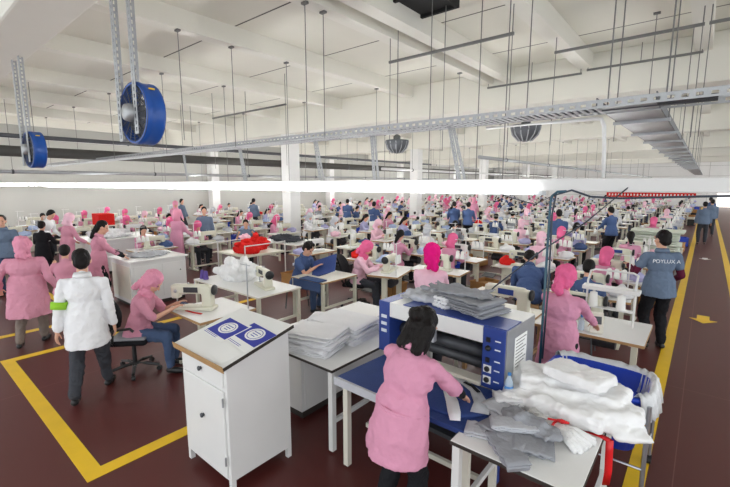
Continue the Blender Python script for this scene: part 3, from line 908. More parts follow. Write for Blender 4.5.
# ---------------- near prototypes are built where first used; far ones share light meshes
def joined_mesh(root, name):
    bm = bmesh.new(); mats = []
    def walk(o, M):
        M2 = M @ o.matrix_basis if o is not root else Matrix.Identity(4)
        if o.data is not None:
            mi = []
            for m in o.data.materials:
                if m not in mats: mats.append(m)
                mi.append(mats.index(m))
            n0 = len(bm.faces); nv = len(bm.verts)
            bm.from_mesh(o.data); bm.faces.ensure_lookup_table(); bm.verts.ensure_lookup_table()
            for f in bm.faces[n0:]: f.material_index = mi[f.material_index]
            for v in bm.verts[nv:]: v.co = M2 @ v.co
        for c in list(o.children): walk(c, M2)
    walk(root, Matrix.Identity(4))
    me = bpy.data.meshes.new(name); bm.to_mesh(me); bm.free()
    for m in mats: me.materials.append(m)
    def kill(o):
        for c in list(o.children): kill(c)
        bpy.data.objects.remove(o)
    kill(root)
    return me

# place words for labels: the landmark nearest in the view
LAND = []   # (x, y in the photo, words)
USED = {}
def place_words(p):
    u, v = proj(p)
    best = min(LAND, key=lambda L: (L[0]-u)**2 + ((L[1]-v)*2.2)**2)
    dx, dy = u-best[0], v-best[1]
    if abs(dx) < 9: w = 'right behind' if dy < 0 else 'just below'
    elif abs(dx) < 2.2*abs(dy) and abs(dx) < 26: w = ('left' if dx < 0 else 'right') + (' behind' if dy < 0 else ' before')
    else: w = 'left of' if dx < 0 else 'right of'
    dd = math.hypot(dx, dy*2.2)
    return w, best[2], dd
PENDING = []
def later(o, look, p): PENDING.append((o, look, Vector(p)))
ORD = ['nearest', 'second', 'third', 'fourth', 'fifth', 'sixth', 'seventh', 'eighth', 'ninth', 'tenth', 'eleventh', 'twelfth', 'thirteenth', 'fourteenth', 'fifteenth', 'sixteenth', 'seventeenth', 'eighteenth', 'nineteenth', 'twentieth']
def settle_labels():
    G_ = {}
    for o, look, p in PENDING:
        w, lm, dd = place_words(p)
        G_.setdefault((look, w, lm), []).append((dd, o))
    for (look, w, lm), L in G_.items():
        L.sort(key=lambda q: q[0])
        for k, (dd, o) in enumerate(L):
            if len(L) == 1: s_ = '%s, %s %s' % (look, w, lm)
            else: s_ = '%s, %s of those %s %s' % (look, ORD[min(k, 19)], w, lm)
            o['label'] = s_

# ================================================================== FOREGROUND
# white cabinet with sloping top
cx0, cy0, cw, cd, h1, h2 = -3.385, 1.57, 0.70, 0.606, 1.08, 1.215
t = thing('sloping_desk_cabinet', 'white steel cabinet with sloping writing top in the left foreground', 'cabinet', (cx0, cy0, 0))
b = MB()
v = [b.bm.verts.new(p) for p in ((0,0,.1),(cw,0,.1),(cw,cd,.1),(0,cd,.1),(0,0,h1),(cw,0,h1),(cw,cd,h2),(0,cd,h2))]
for q in ((0,3,2,1),(4,5,6,7),(0,1,5,4),(1,2,6,5),(2,3,7,6),(3,0,4,7)): b._f([v[i] for i in q])
b.build('body', m_wpaint, t)
dr = MB().box((0.03,-0.018,0.12),(cw-0.04,0.0,0.86),bev=0.006).build('door', m_wpaint, t)
MB().lathe([(0.014,0),(0.014,0.012),(0.02,0.016),(0.018,0.026),(0.004,0.03)],(cw*0.5,-0.018,0.56),14,(0,-1,0)).build('knob', m_dsteel, dr, True)
for z in (0.24, 0.74): MB().cyl((cw-0.035,-0.022,z),(cw-0.035,-0.022,z+0.07),0.008,n=8).build('hinge', m_steel, dr)
dr = MB().box((0.03,-0.018,0.89),(cw-0.04,0.0,1.03),bev=0.006).build('drawer', m_wpaint, t)
MB().lathe([(0.014,0),(0.014,0.012),(0.02,0.016),(0.018,0.026),(0.004,0.03)],(cw*0.5,-0.018,0.97),14,(0,-1,0)).build('knob', m_dsteel, dr, True)
for x in (0.0, cw-0.04):
    for y in (0.0, cd-0.04): MB().box((x,y,0.0),(x+0.04,y+0.04,0.1)).build('leg', m_wpaint, t)
sl = math.atan2(h2-h1, cd)
def slope_obj(mb, name, m, x, y, lift=0.0, rz=0.0, parent=None):
    """x, y measured over the sloping top from its front left corner"""
    o = mb.build(name, m, parent)
    M = Matrix.Translation((cx0, cy0, h1)) @ Matrix.Rotation(sl, 4, 'X') @ Matrix.Translation((x, y, lift)) @ Matrix.Rotation(rz, 4, 'Z')
    o.matrix_world = M if parent is None else Matrix.Translation((-cx0,-cy0,0)) @ M
    if parent is not None: o.matrix_basis = Matrix.Translation((-cx0,-cy0,0)) @ M
    return o
sl_len = math.hypot(cd, h2-h1)
slope_obj(MB().box((-0.04,-0.05,0.0),(cw+0.04,sl_len+0.03,0.02)), 'sloping_top', m_top, 0, 0, 0.0, 0, t)
slope_obj(MB().box((-0.045,-0.055,-0.02),(cw+0.045,-0.05,0.035)), 'front_ledge', m_wood, 0, 0, 0.0, 0, t)
slope_obj(MB().box((cw+0.04,-0.05,-0.004),(cw+0.046,sl_len+0.03,0.022)), 'edge_band', m_edge, 0, 0, 0.0, 0, t)
# printed leaflets
def leaflet(label, x, y, rz, lift, kind):
    w, d = 0.30, 0.23
    E_ = 1.28
    o = slope_obj(MB().box((0,0,0),(w,d,0.0015)), 'printed_leaflet', m_paper, x, y, lift, rz)
    o.scale = (E_, E_, 1)
    tag(o, label, 'leaflet', 'printed sheets on the sloping desk')
    k = 0.0016
    q = MB()
    if kind == 0: q.box((0.02,0.03,k),(0.29,0.21,k+0.0004)); 
    else: q.box((0.0,0.06,k),(0.30,0.23,k+0.0004))
    q.build('blue_print', m_navy, o)
    cy = 0.125 if kind == 0 else 0.15
    q = MB(); n = 28
    ring = lambda r, z: [Vector((0.155+r*math.cos(2*PI*j/n)*1.15, cy+r*math.sin(2*PI*j/n)*0.9, z)) for j in range(n)]
    q.rings([ring(0.072,k+0.0005), ring(0.072,k+0.0009)]); q.build('emblem', m_paper, o)
    q = MB()
    R1 = [q.bm.verts.new(p) for p in ring(0.058,k+0.0012)]; R2_ = [q.bm.verts.new(p) for p in ring(0.053,k+0.0012)]
    for j in range(n): q._f([R1[j],R1[(j+1)%n],R2_[(j+1)%n],R2_[j]])
    for j in range(3): q.box((0.115+0.008*j,cy+0.018-0.02*j,k+0.001),(0.195-0.008*j,cy+0.024-0.02*j,k+0.0013))
    for j in range(2): q.box((0.02,0.008+0.012*j,k),(0.2,0.012+0.012*j,k+0.0003))
    q.build('emblem_lines', m_navy, o)
    return o
leaflet('white and blue leaflet with round emblem, upper right of two on the sloping desk', 0.33, 0.22, -0.12, 0.022, 1)
leaflet('blue leaflet with round emblem, left of two on the sloping desk', 0.0, 0.2, -0.1, 0.0245, 0)
o = slope_obj(MB().box((0,0,0),(0.3,0.17,0.001)), 'paper_sheet', m_paper, 0.38, 0.03, 0.022, -0.16); tag(o, 'plain white sheet at the front of the sloping desk top', 'paper')

def plain_table(name, label, x0, y0, x1, y1, h, topm, legm, legs=True, edge=m_edge, leg=0.05, rails=True, group=None, rz=0):
    t = thing(name, label, 'table', ((x0+x1)/2, (y0+y1)/2, 0), rz, group)
    w, d = (x1-x0)/2, (y1-y0)/2
    MB().box((-w,-d,h-0.025),(w,d,h),bev=0.003).build('table_top', topm, t)
    e = MB()
    e.box((-w-0.004,-d-0.004,h-0.026),(w+0.004,-d,h-0.003)); e.box((w,-d,h-0.026),(w+0.004,d,h-0.003)); e.box((-w-0.004,-d,h-0.026),(-w,d,h-0.003)); e.box((-w,d,h-0.026),(w,d+0.004,h-0.003))
    e.build('edge_band', edge, t)
    if legs:
        for a in (-1,1):
            for b_ in (-1,1):
                MB().box((a*(w-0.035)-leg/2, b_*(d-0.035)-leg/2, 0.02),(a*(w-0.035)+leg/2, b_*(d-0.035)+leg/2, h-0.025)).build('leg', legm, t)
                
    if rails:
        for a in (-1,1): MB().box((a*(w-0.035)-0.015, -d+0.06, 0.28),(a*(w-0.035)+0.015, d-0.06, 0.32)).build('side_rail', legm, t)
        MB().box((-w+0.06, d-0.05, h-0.1),(w-0.06, d-0.02, h-0.026)).build('apron', legm, t)
    return t
plain_table('packing_table', 'white topped table with dark edge under the white fabric stacks', -3.62, 2.42, -2.40, 4.2, 0.82, m_top, m_wpaint)
t = thing('base_cabinet', 'white base cabinet under the table with the white fabric stacks', 'cabinet', (-3.3, 3.3, 0))
MB().box((-0.26,-0.7,0.1),(0.28,0.8,0.77)).build('body', m_wpaint, t)
MB().box((-0.22,-0.66,0),(0.24,0.76,0.1)).build('plinth', m_edge, t)
MB().box((0.28,-0.66,0.14),(0.292,0.03,0.73),bev=0.004).build('door', m_wpaint, t); MB().box((0.28,0.06,0.14),(0.292,0.76,0.73),bev=0.004).build('door', m_wpaint, t)
k = 0
def stackf(x, y, z, m, w, d, n, hh, rz, names, grp, seed=0, name='folded_fabric', layers=4):
    for i in range(n):
        folded(names[i], x + 0.012*math.sin(i*2+seed), y + 0.015*math.cos(i*3+seed), z, m, w, d, hh, rz + 0.05*math.sin(i*1.7+seed), seed+i, name, grp, layers); z += hh
    return z
nm = ['lowest white folded bundle of the front stack on the table', 'second white folded bundle up in the front stack', 'third white folded bundle up in the front stack', 'topmost white bundle of the front fabric stack']
stackf(-2.88, 2.66, 0.822, m_white, 0.56, 0.40, 4, 0.052, 0.25, nm, 'white bundles beside the sloping desk', 3)
nm = ['lowest white bundle of the rear stack beyond the front one', 'second white bundle up in the rear stack', 'third white bundle up in the rear stack', 'topmost flat white bundle of the rear stack']
stackf(-2.92, 3.15, 0.822, m_white, 0.66, 0.5, 4, 0.045, 0.1, nm, 'white bundles beside the sloping desk', 11)
folded('thin pale sheet of fabric lying flat right of the white stacks', -2.68, 3.65, 0.822, m_lgrey, 0.5, 0.5, 0.03, 0.3, 5, 'folded_fabric', None, 2)
folded('small white fabric fold left at the table edge behind the sloping desk', -3.35, 3.3, 0.822, m_white, 0.4, 0.35, 0.07, 0.5, 8, 'folded_fabric', None, 4)

# blue pressing board table
t = thing('pressing_table', 'blue covered pressing board table in front of the pressing machine', 'table', (-1.65, 2.66, 0))
b = MB(); b.prism([(-0.62,-0.33),(-0.35,-0.34),(0.62,-0.34),(0.62,0.30),(-0.58,0.30)], 0.80, 0.835); b.build('board', m_feltb, t)
b = MB(); b.prism([(-0.625,-0.345),(0.1,-0.355),(0.1,-0.335),(-0.6,-0.32)], 0.775, 0.842); b.build('edge_strip', m_lgrey, t)
b = MB(); n = 20; b.rings([[Vector((0.28+0.33*math.cos(2*PI*j/n)*f, -0.02+0.24*math.sin(2*PI*j/n)*f, z)) for j in range(n)] for f, z in ((1.0,0.836),(1.0,0.85),(0.93,0.858))]); b.build('pressing_pad', m_feltb, t, True)
for x in (-0.55, 0.55):
    for y in (-0.26, 0.24): MB().box((x-0.025,y-0.025,0.02),(x+0.025,y+0.025,0.8)).build('leg', m_creamtop, t)
MB().box((-0.55,-0.01,0.25),(0.55,0.02,0.29)).build('stretcher', m_creamtop, t)
def strip(name, label, pts, w, m, cat='fabric', z=0.0, th=0.004):
    b = MB(); rs = []
    P = [Vector(p) for p in pts]
    for i, p in enumerate(P):
        d = (P[min(i+1,len(P)-1)]-P[max(0,i-1)]); d.z = 0; d.normalize(); s_ = Vector((-d.y,d.x,0))*(w[i] if isinstance(w,(list,tuple)) else w)/2
        rs.append([p-s_, p+s_, p+s_+Vector((0,0,th)), p-s_+Vector((0,0,th))])
    b.rings(rs); return tag(b.build(name, m, None, True), label, cat)
strip('cut_fabric_piece', 'long curved white cut piece lying on the blue pressing board', [(-1.56,2.93,0.845),(-1.38,2.9,0.86),(-1.24,2.82,0.863),(-1.13,2.68,0.863),(-1.08,2.55,0.86)], [0.05,0.07,0.08,0.1,0.13], m_lgrey)
strip('cut_fabric_piece', 'short white cut piece under the hand on the blue board', [(-1.4,2.68,0.865),(-1.3,2.56,0.866),(-1.22,2.44,0.866),(-1.17,2.36,0.86)], [0.07,0.09,0.09,0.07], m_white)
strip('cut_fabric_piece', 'dark narrow strap on the blue board beside the hand', [(-1.36,2.88,0.87),(-1.28,2.86,0.87),(-1.2,2.8,0.87)], 0.03, m_black)

# pressing machine
t = thing('pressing_machine', 'blue and steel fabric pressing machine behind the woman in pink', 'machine', (-2.33, 3.005, 0), -0.052)
pw, pd, pz0, pz1 = 1.27, 0.562, 0.85, 1.346
MB().box((0.13,0.0,pz1-0.14),(pw-0.19,pd,pz1),bev=0.008).build('top_housing', m_wpaint, t)
MB().box((0.28,0.015,pz1),(pw-0.004,pd-0.27,pz1+0.008)).build('blue_top_plate', m_pblue, t)
MB().box((0,0,pz0),(0.13,pd,pz1),bev=0.006).build('left_cheek', m_pblue, t)
MB().box((pw-0.19,0.0,pz0),(pw-0.005,pd,pz1),bev=0.006).build('right_cheek', m_pblue, t)
MB().box((pw-0.006,0.012,pz0+0.01),(pw+0.004,pd,pz1)).build('steel_side', m_steel, t)
MB().box((pw-0.32,pd-0.265,pz1),(pw+0.002,pd,pz1+0.008)).build('steel_lid', m_wpaint, t)
b = MB(); b.box((0.13,pd-0.05,pz0),(pw-0.19,pd,pz1-0.14)); b.build('back_plate', m_bplas, t)
b = MB(); b.cyl((0.14,0.2,pz0+0.2),(pw-0.2,0.2,pz0+0.2),0.055,n=18); b.cyl((0.14,0.26,pz0+0.07),(pw-0.2,0.26,pz0+0.07),0.05,n=18); b.build('pressing_rollers', m_dsteel, t, True)
b = MB(); 
for k in range(5): b.box((0.3+k*0.15,0.2,pz0+0.24),(0.325+k*0.15,0.26,pz0+0.36))
b.build('roller_brackets', m_darkm, t)
MB().box((0.5,0.04,pz1-0.28),(0.6,0.09,pz1-0.14)).build('hanging_tag', m_lgrey, t)
MB().box((0.13,-0.02,pz0),(pw-0.19,0.1,pz0+0.035),bev=0.006).build('feed_lip', m_creamtop, t)
for k, (zz, kind) in enumerate(((0.40,'s'),(0.33,'k'),(0.235,'s'),(0.16,'r'),(0.07,'r'))):
    z = pz0 + zz; x = pw-0.14
    if kind == 's': MB().box((x-0.015,-0.012,z-0.018),(x+0.015,0.0,z+0.018)).build('switch', m_bplas, t)
    elif kind == 'k': MB().lathe([(0.022,0),(0.022,0.012),(0.014,0.016),(0.014,0.026)],(x,0,z),16,(0,-1,0)).build('knob', m_bplas, t, True)
    else:
        g_ = MB().box((x-0.032,-0.006,z-0.03),(x+0.032,0.0,z+0.03)).build('gauge', m_paper, t)
        MB().lathe([(0.022,0.006),(0.022,0.016),(0.006,0.018)],(x,0,z),16,(0,-1,0)).build('dial', m_bplas, g_, True)
    MB().box((x+0.055,-0.003,z-0.004),(x+0.1,0.0,z+0.006)).build('marking', m_letter, t)
for k in range(3):
    MB().box((0.035,-0.006,pz1-0.16-k*0.07),(0.1,0.0,pz1-0.13-k*0.07)).build('marking', m_letter, t)
pl = MB().box((pw+0.004,0.16,pz0+0.12),(pw+0.006,0.4,pz0+0.40)).build('instruction_plate', m_paper, t)
b = MB()
for k in range(9): b.box((pw+0.006,0.18,pz0+0.37-k*0.028),(pw+0.007,0.38-0.03*(k%3),pz0+0.377-k*0.028))
b.build('print_lines', m_rod, pl)
for x in (0.04, pw-0.1):
    for y in (0.04, pd-0.1): MB().box((x,y,0.02),(x+0.06,y+0.06,pz0)).build('leg', m_pblue, t)
MB().box((0.1,0.1,0.3),(pw-0.1,pd-0.05,0.62)).build('base_cabinet', m_darkm, t)
MB().box((0.04,0.06,0.2),(pw-0.04,pd-0.04,0.24)).build('lower_shelf', m_dsteel, t)

# grey garments on the press
zt = pz1+0.01
nmg = ['lowest grey folded garment on the pressing machine', 'second grey folded garment up on the pressing machine','third grey folded garment up on the pressing machine','fourth grey folded garment up on the pressing machine','topmost grey folded garment on the pressing machine']
stackf(-1.5, 3.27, zt, m_grey, 0.5, 0.36, 5, 0.026, -0.25, nmg, 'grey garments on the pressing machine', 5, 'folded_garment', 2)
folded('white folded piece tucked at the front of the grey garments', -1.72, 3.17, zt, m_white, 0.16, 0.14, 0.1, -0.3, 3, 'folded_garment', None, 3)
heap('light grey crumpled garments along the left of the pressing machine top', -1.98, 3.3, zt, m_lgrey, 0.55, 0.4, 0.1, 4, 0.1, 'garment', 'garment_heap')
heap('darker grey garment draped across the stack on the pressing machine', -1.62, 3.28, zt+0.125, m_grey, 0.74, 0.34, 0.06, 9, 0.05, 'garment', 'draped_garment')

# ---- front white table
plain_table('work_table', 'white work table in the right foreground holding grey and white garments', -1.12, 2.2, -0.37, 3.35, 0.82, m_top, m_wpaint)
GZ = 0.822
for i, (x, y, w, d, h, rz, m, lb) in enumerate((
    (-0.99, 2.40, .26, .15, .028, 0.3, m_lgrey, 'light grey folded garment at the left corner of the white work table'),
    (-0.86, 2.45, .36, .17, .05, -0.3, m_grey, 'grey folded garment piled just right of the left corner'),
    (-0.80, 2.32, .34, .15, .045, -0.75, m_grey, 'grey folded garment nearest the camera on the work table'),
    (-0.69, 2.44, .24, .2, .05, 0.3, m_grey, 'short grey folded garment at the middle of the work table'),
    (-0.90, 2.66, .40, .17, .06, -0.35, m_lgrey, 'long light grey garment lying behind the other grey ones'),
    (-0.98, 2.84, .2, .16, .08, 0.6, m_white, 'white folded piece beside the water bottle'),
    (-0.84, 2.52, .3, .14, .04, 0.5, m_lgrey, 'light grey garment laid over the middle grey ones'))):
    folded(lb, x, y, GZ + (0.05 if i in (6,) else 0), m, w, d, h, rz, i+20, 'folded_garment', 'grey garments on the work table', 3, 0.0)
heap('crumpled grey garments lying across the middle of the work table', -0.78, 2.6, GZ+0.04, m_grey, 0.5, 0.22, 0.09, 21, -0.35, 'garment', 'garment_heap')
# bottle
t = thing('water_bottle', 'clear water bottle with blue cap beside the pressing machine', 'bottle', (-1.02, 2.93, GZ))
MB().lathe([(0.028,0),(0.032,0.006),(0.032,0.05),(0.030,0.06),(0.032,0.07),(0.032,0.13),(0.026,0.16),(0.013,0.185),(0.012,0.2)], n=18).build('bottle_body', m_bottle, t, True)
MB().lathe([(0.033,0.07),(0.033,0.115)], n=18).build('bottle_label', m_blabel, t, True)
MB().lathe([(0.014,0.197),(0.014,0.215),(0.01,0.217)], n=14).build('cap', m_blabel, t, True)
# white wrapped goods
b = MB(); r_ = random.Random(4)
for x, y, z, w_, d_, h_, a in ((-0.2,-0.02,0.05,.24,.2,.05,.2),(0.2,0.02,0.05,.25,.2,.05,-.25),(0.0,0.08,0.12,.3,.19,.05,.05),(-0.25,0.1,0.11,.18,.14,.05,-.4),(0.28,-0.05,0.11,.17,.15,.045,.5),(0.05,-0.12,0.07,.25,.14,.06,-.1),(0.4,-0.1,0.035,.12,.13,.03,.4)):
    b.box((x-w_,y-d_,max(0,z-h_)),(x+w_,y+d_,z+h_),a,None,0.035)
for x, y, z, w_, d_, h_, a in ((-0.1,0.12,0.17,.26,.14,.04,.3),(0.18,0.1,0.16,.2,.15,.04,-.3)): b.box((x-w_,y-d_,z-h_),(x+w_,y+d_,z+h_),a,None,0.03)
me_ = remesh(b, 'wrapped_bag', m_packw, 0.01, 6, 0.016, (6,6,6), 12, 0.5)
for v_ in me_.vertices: v_.co.z = max(v_.co.z, 0.0)
tag(link('wrapped_bag', me_, None, (-0.66, 3.08, GZ), 0.05), 'large soft white wrapped bag filling the back of the work table', 'bag')
b = MB(); b.box((-0.21,-0.16,0),(0.21,0.16,0.08), bev=0.02)
o = link('wrapped_package', remesh(b, 'wrapped_package', m_packw, 0.009, 3, 0.012, (7,7,7), 4, 0.4), None, (-0.60, 3.14, GZ+0.215), -0.2); tag(o, 'flat white package lying on top of the white bag', 'package')
o.rotation_euler[0] = -0.08
heap('clear plastic bag bulging at the right end of the work table', -0.44, 3.26, GZ, m_bagp, 0.34, 0.4, 0.2, 35, 0.0, 'bag', 'plastic_bag')
t = thing('tied_garment_bundle', 'bundle of white strips tied with a red ribbon on the work table', 'bundle', (-0.62, 2.72, GZ), -0.35)
for i in range(9):
    f = (i-4)/4.0
    MB().tube([(-0.2,0.03*f,0.03+0.008*(i%3)),(-0.08,0.02*f,0.045+0.01*(i%2)),(0.0,0.015*f,0.045),(0.1,0.05*f,0.035+0.01*(i%3)),(0.2+0.02*(i%2),0.1*f,0.02)],[0.025,0.022,0.015,0.024,0.02],8).build('white_strip', m_whitef, t, True)
MB().tube([(0.0,0.055*math.cos(a),0.045+0.04*math.sin(a)) for a in [2*PI*k/14 for k in range(15)]],0.009,6).build('ribbon', m_ribbon, t, True)
MB().tube([(0.0,-0.03,0.08),(0.03,-0.0,0.105),(0.06,0.03,0.09),(0.03,0.02,0.08),(0.0,0.0,0.085),(-0.04,-0.04,0.09)],0.008,6).build('ribbon_bow', m_ribbon, t, True)
strip('hanging_ribbon', 'red ribbon hanging over the right edge of the work table', [(-0.46,2.86,GZ+0.004),(-0.38,2.87,GZ+0.006),(-0.36,2.872,GZ),(-0.355,2.873,0.75),(-0.352,2.875,0.6),(-0.356,2.87,0.5)], 0.0, m_ribbon)
# give the ribbon its width in Y
bpy.data.objects.remove([o for o in COL.objects if o.name.startswith('hanging_ribbon')][0])
b = MB(); b.rings([[Vector((x-0.02,2.84,z)),Vector((x+0.02,2.87,z)),Vector((x+0.02,2.874,z+0.003)),Vector((x-0.02,2.844,z+0.003))] for x, z in ((-0.5,GZ+0.003),(-0.37,GZ+0.004),(-0.332,GZ-0.01),(-0.33,0.74),(-0.325,0.6),(-0.332,0.5))])
tag(b.build('hanging_ribbon', m_ribbon, None, True), 'red ribbon hanging over the right edge of the work table', 'ribbon')

# ---- blue tub trolley behind, lined with plastic
t = thing('tub_trolley', 'blue plastic tub on a steel trolley lined with clear plastic', 'trolley', (-0.58, 3.84, 0))
t.scale = (1, 1, 0.93)
b = MB()
def tubring(w, d, z, n=28):
    r = []
    for j in range(n):
        a = 2*PI*j/n; ca, sa = math.cos(a), math.sin(a)
        r.append(Vector((w*(abs(ca)**0.45)*(1 if ca>=0 else -1), d*(abs(sa)**0.45)*(1 if sa>=0 else -1), z)))
    return r
b.rings([tubring(0.32,0.24,0.36),tubring(0.38,0.28,0.84),tubring(0.41,0.31,0.85),tubring(0.41,0.31,0.88),tubring(0.37,0.27,0.885),tubring(0.31,0.22,0.40)]); b.build('tub', m_bluep, t, True)
for x in (-0.36,0.4):
    for y in (-0.3,0.3): MB().cyl((x,y,0.06),(x,y,0.86),0.016,n=8).build('leg', m_chrome, t); MB().cyl((x-0.02,y,0.045),(x+0.02,y,0.045),0.045,n=14).build('castor', m_bplas, t)
MB().tube([(-0.36,-0.3,0.3),(0.4,-0.3,0.3),(0.4,0.3,0.3),(-0.36,0.3,0.3),(-0.36,-0.3,0.3)],0.013,8).build('lower_rail', m_chrome, t)
b = MB(); n = 40; rs = []
for f, z, wv in ((0.86,0.7,0.0),(0.93,0.885,0.01),(1.0,0.93,0.015),(1.07,0.90,0.02),(1.12,0.8,0.03),(1.14,0.72,0.04)):
    rg = []
    for j in range(n+1):
        a = -0.9 + 3.5*j/n; ca, sa = math.cos(a), math.sin(a)
        k_ = f + wv*math.sin(j*2.7)
        rg.append(Vector((0.40*(abs(ca)**0.5)*(1 if ca>=0 else -1)*k_, 0.30*(abs(sa)**0.5)*(1 if sa>=0 else -1)*k_, z+0.01*math.sin(j*1.9))))
    rs.append(rg)
R_ = [[b.bm.verts.new(p) for p in r] for r in rs]
for i in range(len(R_)-1):
    for j in range(n): b._f([R_[i][j],R_[i][j+1],R_[i+1][j+1],R_[i+1][j]])
me = b.mesh('plastic_liner', m_bagp, True); me = bake(me, [('SOLIDIFY', dict(thickness=0.004))]); 
o = link('plastic_liner', me, t); tag(o, 'clear crumpled plastic liner')
for p in me.polygons: p.use_smooth = True

# teal pole and the cables from it
t = thing('service_pole', 'thin teal pole rising behind the pressing machine, bent at its top', 'pole', (-1.015, 3.68, 0))
MB().tube([(0,0,0),(0,0,2.3),(0.01,0,2.35),(0.05,0,2.385),(0.12,0.0,2.39)],0.011,10).build('pole', m_pole, t, True)
MB().box((-0.08,-0.08,0),(0.08,0.08,0.015)).build('foot_plate', m_pole, t)
MB().tube([(0.018,0.0,0.9),(0.03,-0.005,1.6),(0.02,0.0,2.2),(0.04,0.0,2.36),(0.16,0,2.40),(0.3,0,2.35),(0.5,0.02,2.34),(0.9,0.04,2.36),(1.4,0.05,2.38),(2.2,0.05,2.40)],0.008,6).build('cable', m_hose, t, True)
tag(MB().tube([(-0.62,4.96,2.42),(-0.95,4.75,2.05),(-1.3,4.55,1.75),(-1.75,4.4,1.3),(-1.95,4.35,1.05)],0.008,6).build('air_hose', m_hose, None, True), 'dark air hose slanting from the trunking down to the blue machine', 'hose')
tag(MB().tube([(-0.98,3.66,2.36),(-1.3,4.2,2.25),(-1.7,4.6,2.3),(-2.2,4.93,2.42)],0.006,6).build('power_cable', m_hose, None, True), 'thin dark cable from the pole top to the light trunking', 'cable')

# ================================================================== NEAR PEOPLE
PINKP = figure('woman seen from behind in pink work coat with dark loose hair, pressing fabric', (-1.49, 2.08, 0), -0.05, 'stand', 0.95, 0.26, 0.42, -0.15,
       hands=((0.19,0.50,0.95),(-0.2,0.5,0.92)), coat=m_pink, hem=0.70, sleeve='three', trousers=m_black, hair='loose', cuff=m_black, seed=2, width=1.12)
PINKP['root'].rotation_euler[1] = 0.055
w = PINKP['waist']
MB().tube([(0.175*math.cos(a), w.y-0.0+0.145*math.sin(a), 0.99-0.02*math.sin(a)) for a in [2*PI*k/32 for k in range(33)]],0.011,8).build('coat_belt', m_pink, PINKP['root'], True)
hp = PINKP['head'] + PINKP['HM'] @ Vector((-0.055,-0.12,0.02))
MB().ell(hp, (0.02,0.012,0.014)).build('hair_clip', m_chrome, PINKP['root'], True)

WC = figure('man walking away in a white coat with a lime green armband', (-5.26, 1.38, 0), 1.05, 'stand', 0.99, 0.06, 0.12, 0.15,
       hands=((0.26,0.05,0.82),(-0.27,-0.06,0.8)), feet=((0.10,0.26),(-0.12,-0.2,0.03)), coat=m_white, hem=0.66, sleeve='long', trousers=m_dgrey, hair='short', female=False, seed=5, width=1.05)
a0, a1 = WC['shs'][1], WC['els'][1]
p0, p1 = a0.lerp(a1, 0.72), a0.lerp(a1, 1.0)
MB().cyl(p0, p1, 0.083, 0.078, 18).build('armband', m_lime, WC['root'], True)

figure('heavy woman walking in rose coat and patterned pink headscarf at the left', (-7.72, 1.32, 0), 1.1, 'stand', 0.95, 0.05, 0.15, 0.0,
       hands=((0.38,0.05,0.85),(-0.36,0.1,0.9)), feet=((0.1,0.16),(-0.12,-0.14,0.02)), coat=m_pinkd, hem=0.52, trousers=m_khaki, scarf=m_scarf, seed=7, width=1.38)
f = figure('man in a blue polo shirt at the left edge of the photo', (-11.75, 1.72, 0), -2.0, 'stand', 1.02, 0.0, 0.1, 0.2,
       hands=((0.3,0.08,0.84),(-0.3,0.1,0.84)), coat=m_blueg, hem=0.84, sleeve='short', trousers=m_denim, hair='short', female=False, seed=9)
B = figure('seated woman in pink coat and rose headscarf sewing on a black chair', (-5.58, 2.02, 0), -0.75, 'sit', 0.98, 0.28, 0.5, 0.0,
       hands=((0.12,0.5,0.86),(-0.14,0.48,0.86)), coat=m_pinkd, hem=0.8, sleeve='elbow', trousers=m_denim, scarf=m_scarf, extra='hood', cuff=None, seed=11, width=1.05)
office_chair('black office chair under the seated woman in pink, with patterned seat pad', (-5.6, 1.97, 0), -0.75, m_grey)
sewing_table('wood edged white sewing table of the woman on the black chair', (-5.03, 2.78, 0), -0.0, 0.85, 0.8, m_top, m_wood, None, False, m_cream)
sewing_machine('cream sewing machine in use by the woman on the black chair', (-5.2, 2.62, 0.772), 0.62, m_cream, None, s=1.08)
tag(MB().tube([(-4.72,2.42,0),(-4.72,2.42,0)],0.01,6).build('x', m_rod), 'x', 'x'); bpy.data.objects.remove(bpy.data.objects['x'])
t = thing('thread_stand', 'tall thin steel thread stand at the corner of the wood edged table', 'thread stand', (-4.66, 3.1, 0.772))
MB().cyl((0,0,0),(0,0,0.62),0.009,n=8).build('post', m_chrome, t); MB().cyl((-0.14,0,0.6),(0.08,0,0.6),0.006,n=6).build('crossbar', m_chrome, t)
strip('cut_fabric_piece', 'red edged narrow piece lying on the wood edged sewing table', [(-5.2,2.5,0.776),(-5.05,2.52,0.777),(-4.9,2.56,0.777)], 0.03, m_red)
heap('denim pieces gathered under the needle on the wood edged table', -5.42, 2.55, 0.772, m_denim, 0.22, 0.2, 0.07, 3, 0, 'fabric')

K = figure('young man with curly hair in blue printed tee seated at the blue board', (-6.05, 5.2, 0), -1.35, 'sit', 1.02, 0.3, 0.35, 0.0,
       hands=((0.12,0.5,0.9),(-0.1,0.5,0.88)), coat=m_blue, hem=0.85, sleeve='short', trousers=m_denim, hair='curly', female=False, seed=13)
stool('wooden stool under the young man in blue', (-6.1, 5.2, 0), -1.35)
hh = K['chest']; 
for i in range(5): MB().box((-0.09+i*0.04,hh.y-0.165,hh.z-0.02+0.01*(i%2)),(-0.065+i*0.04,hh.y-0.15,hh.z+0.03)).build('shirt_print', m_letter, K['root'])
plain_table('board_table', 'cream table with a blue board beside the young man in blue', -5.72, 4.75, -4.9, 5.65, 0.77, m_creamtop, m_cream, edge=m_wood)
tag(MB().obox((0,0,0),(0.24,0,0.0),(0,0.26,0.0),(0,0,0.008)).build('blue_board', m_feltb, None, False, (-5.42, 5.3, 0.92)), 'blue cloth covered board tilted up on the cream table', 'board')
bpy.data.objects['blue_board'].rotation_euler = (0.5, -0.35, 0.5)
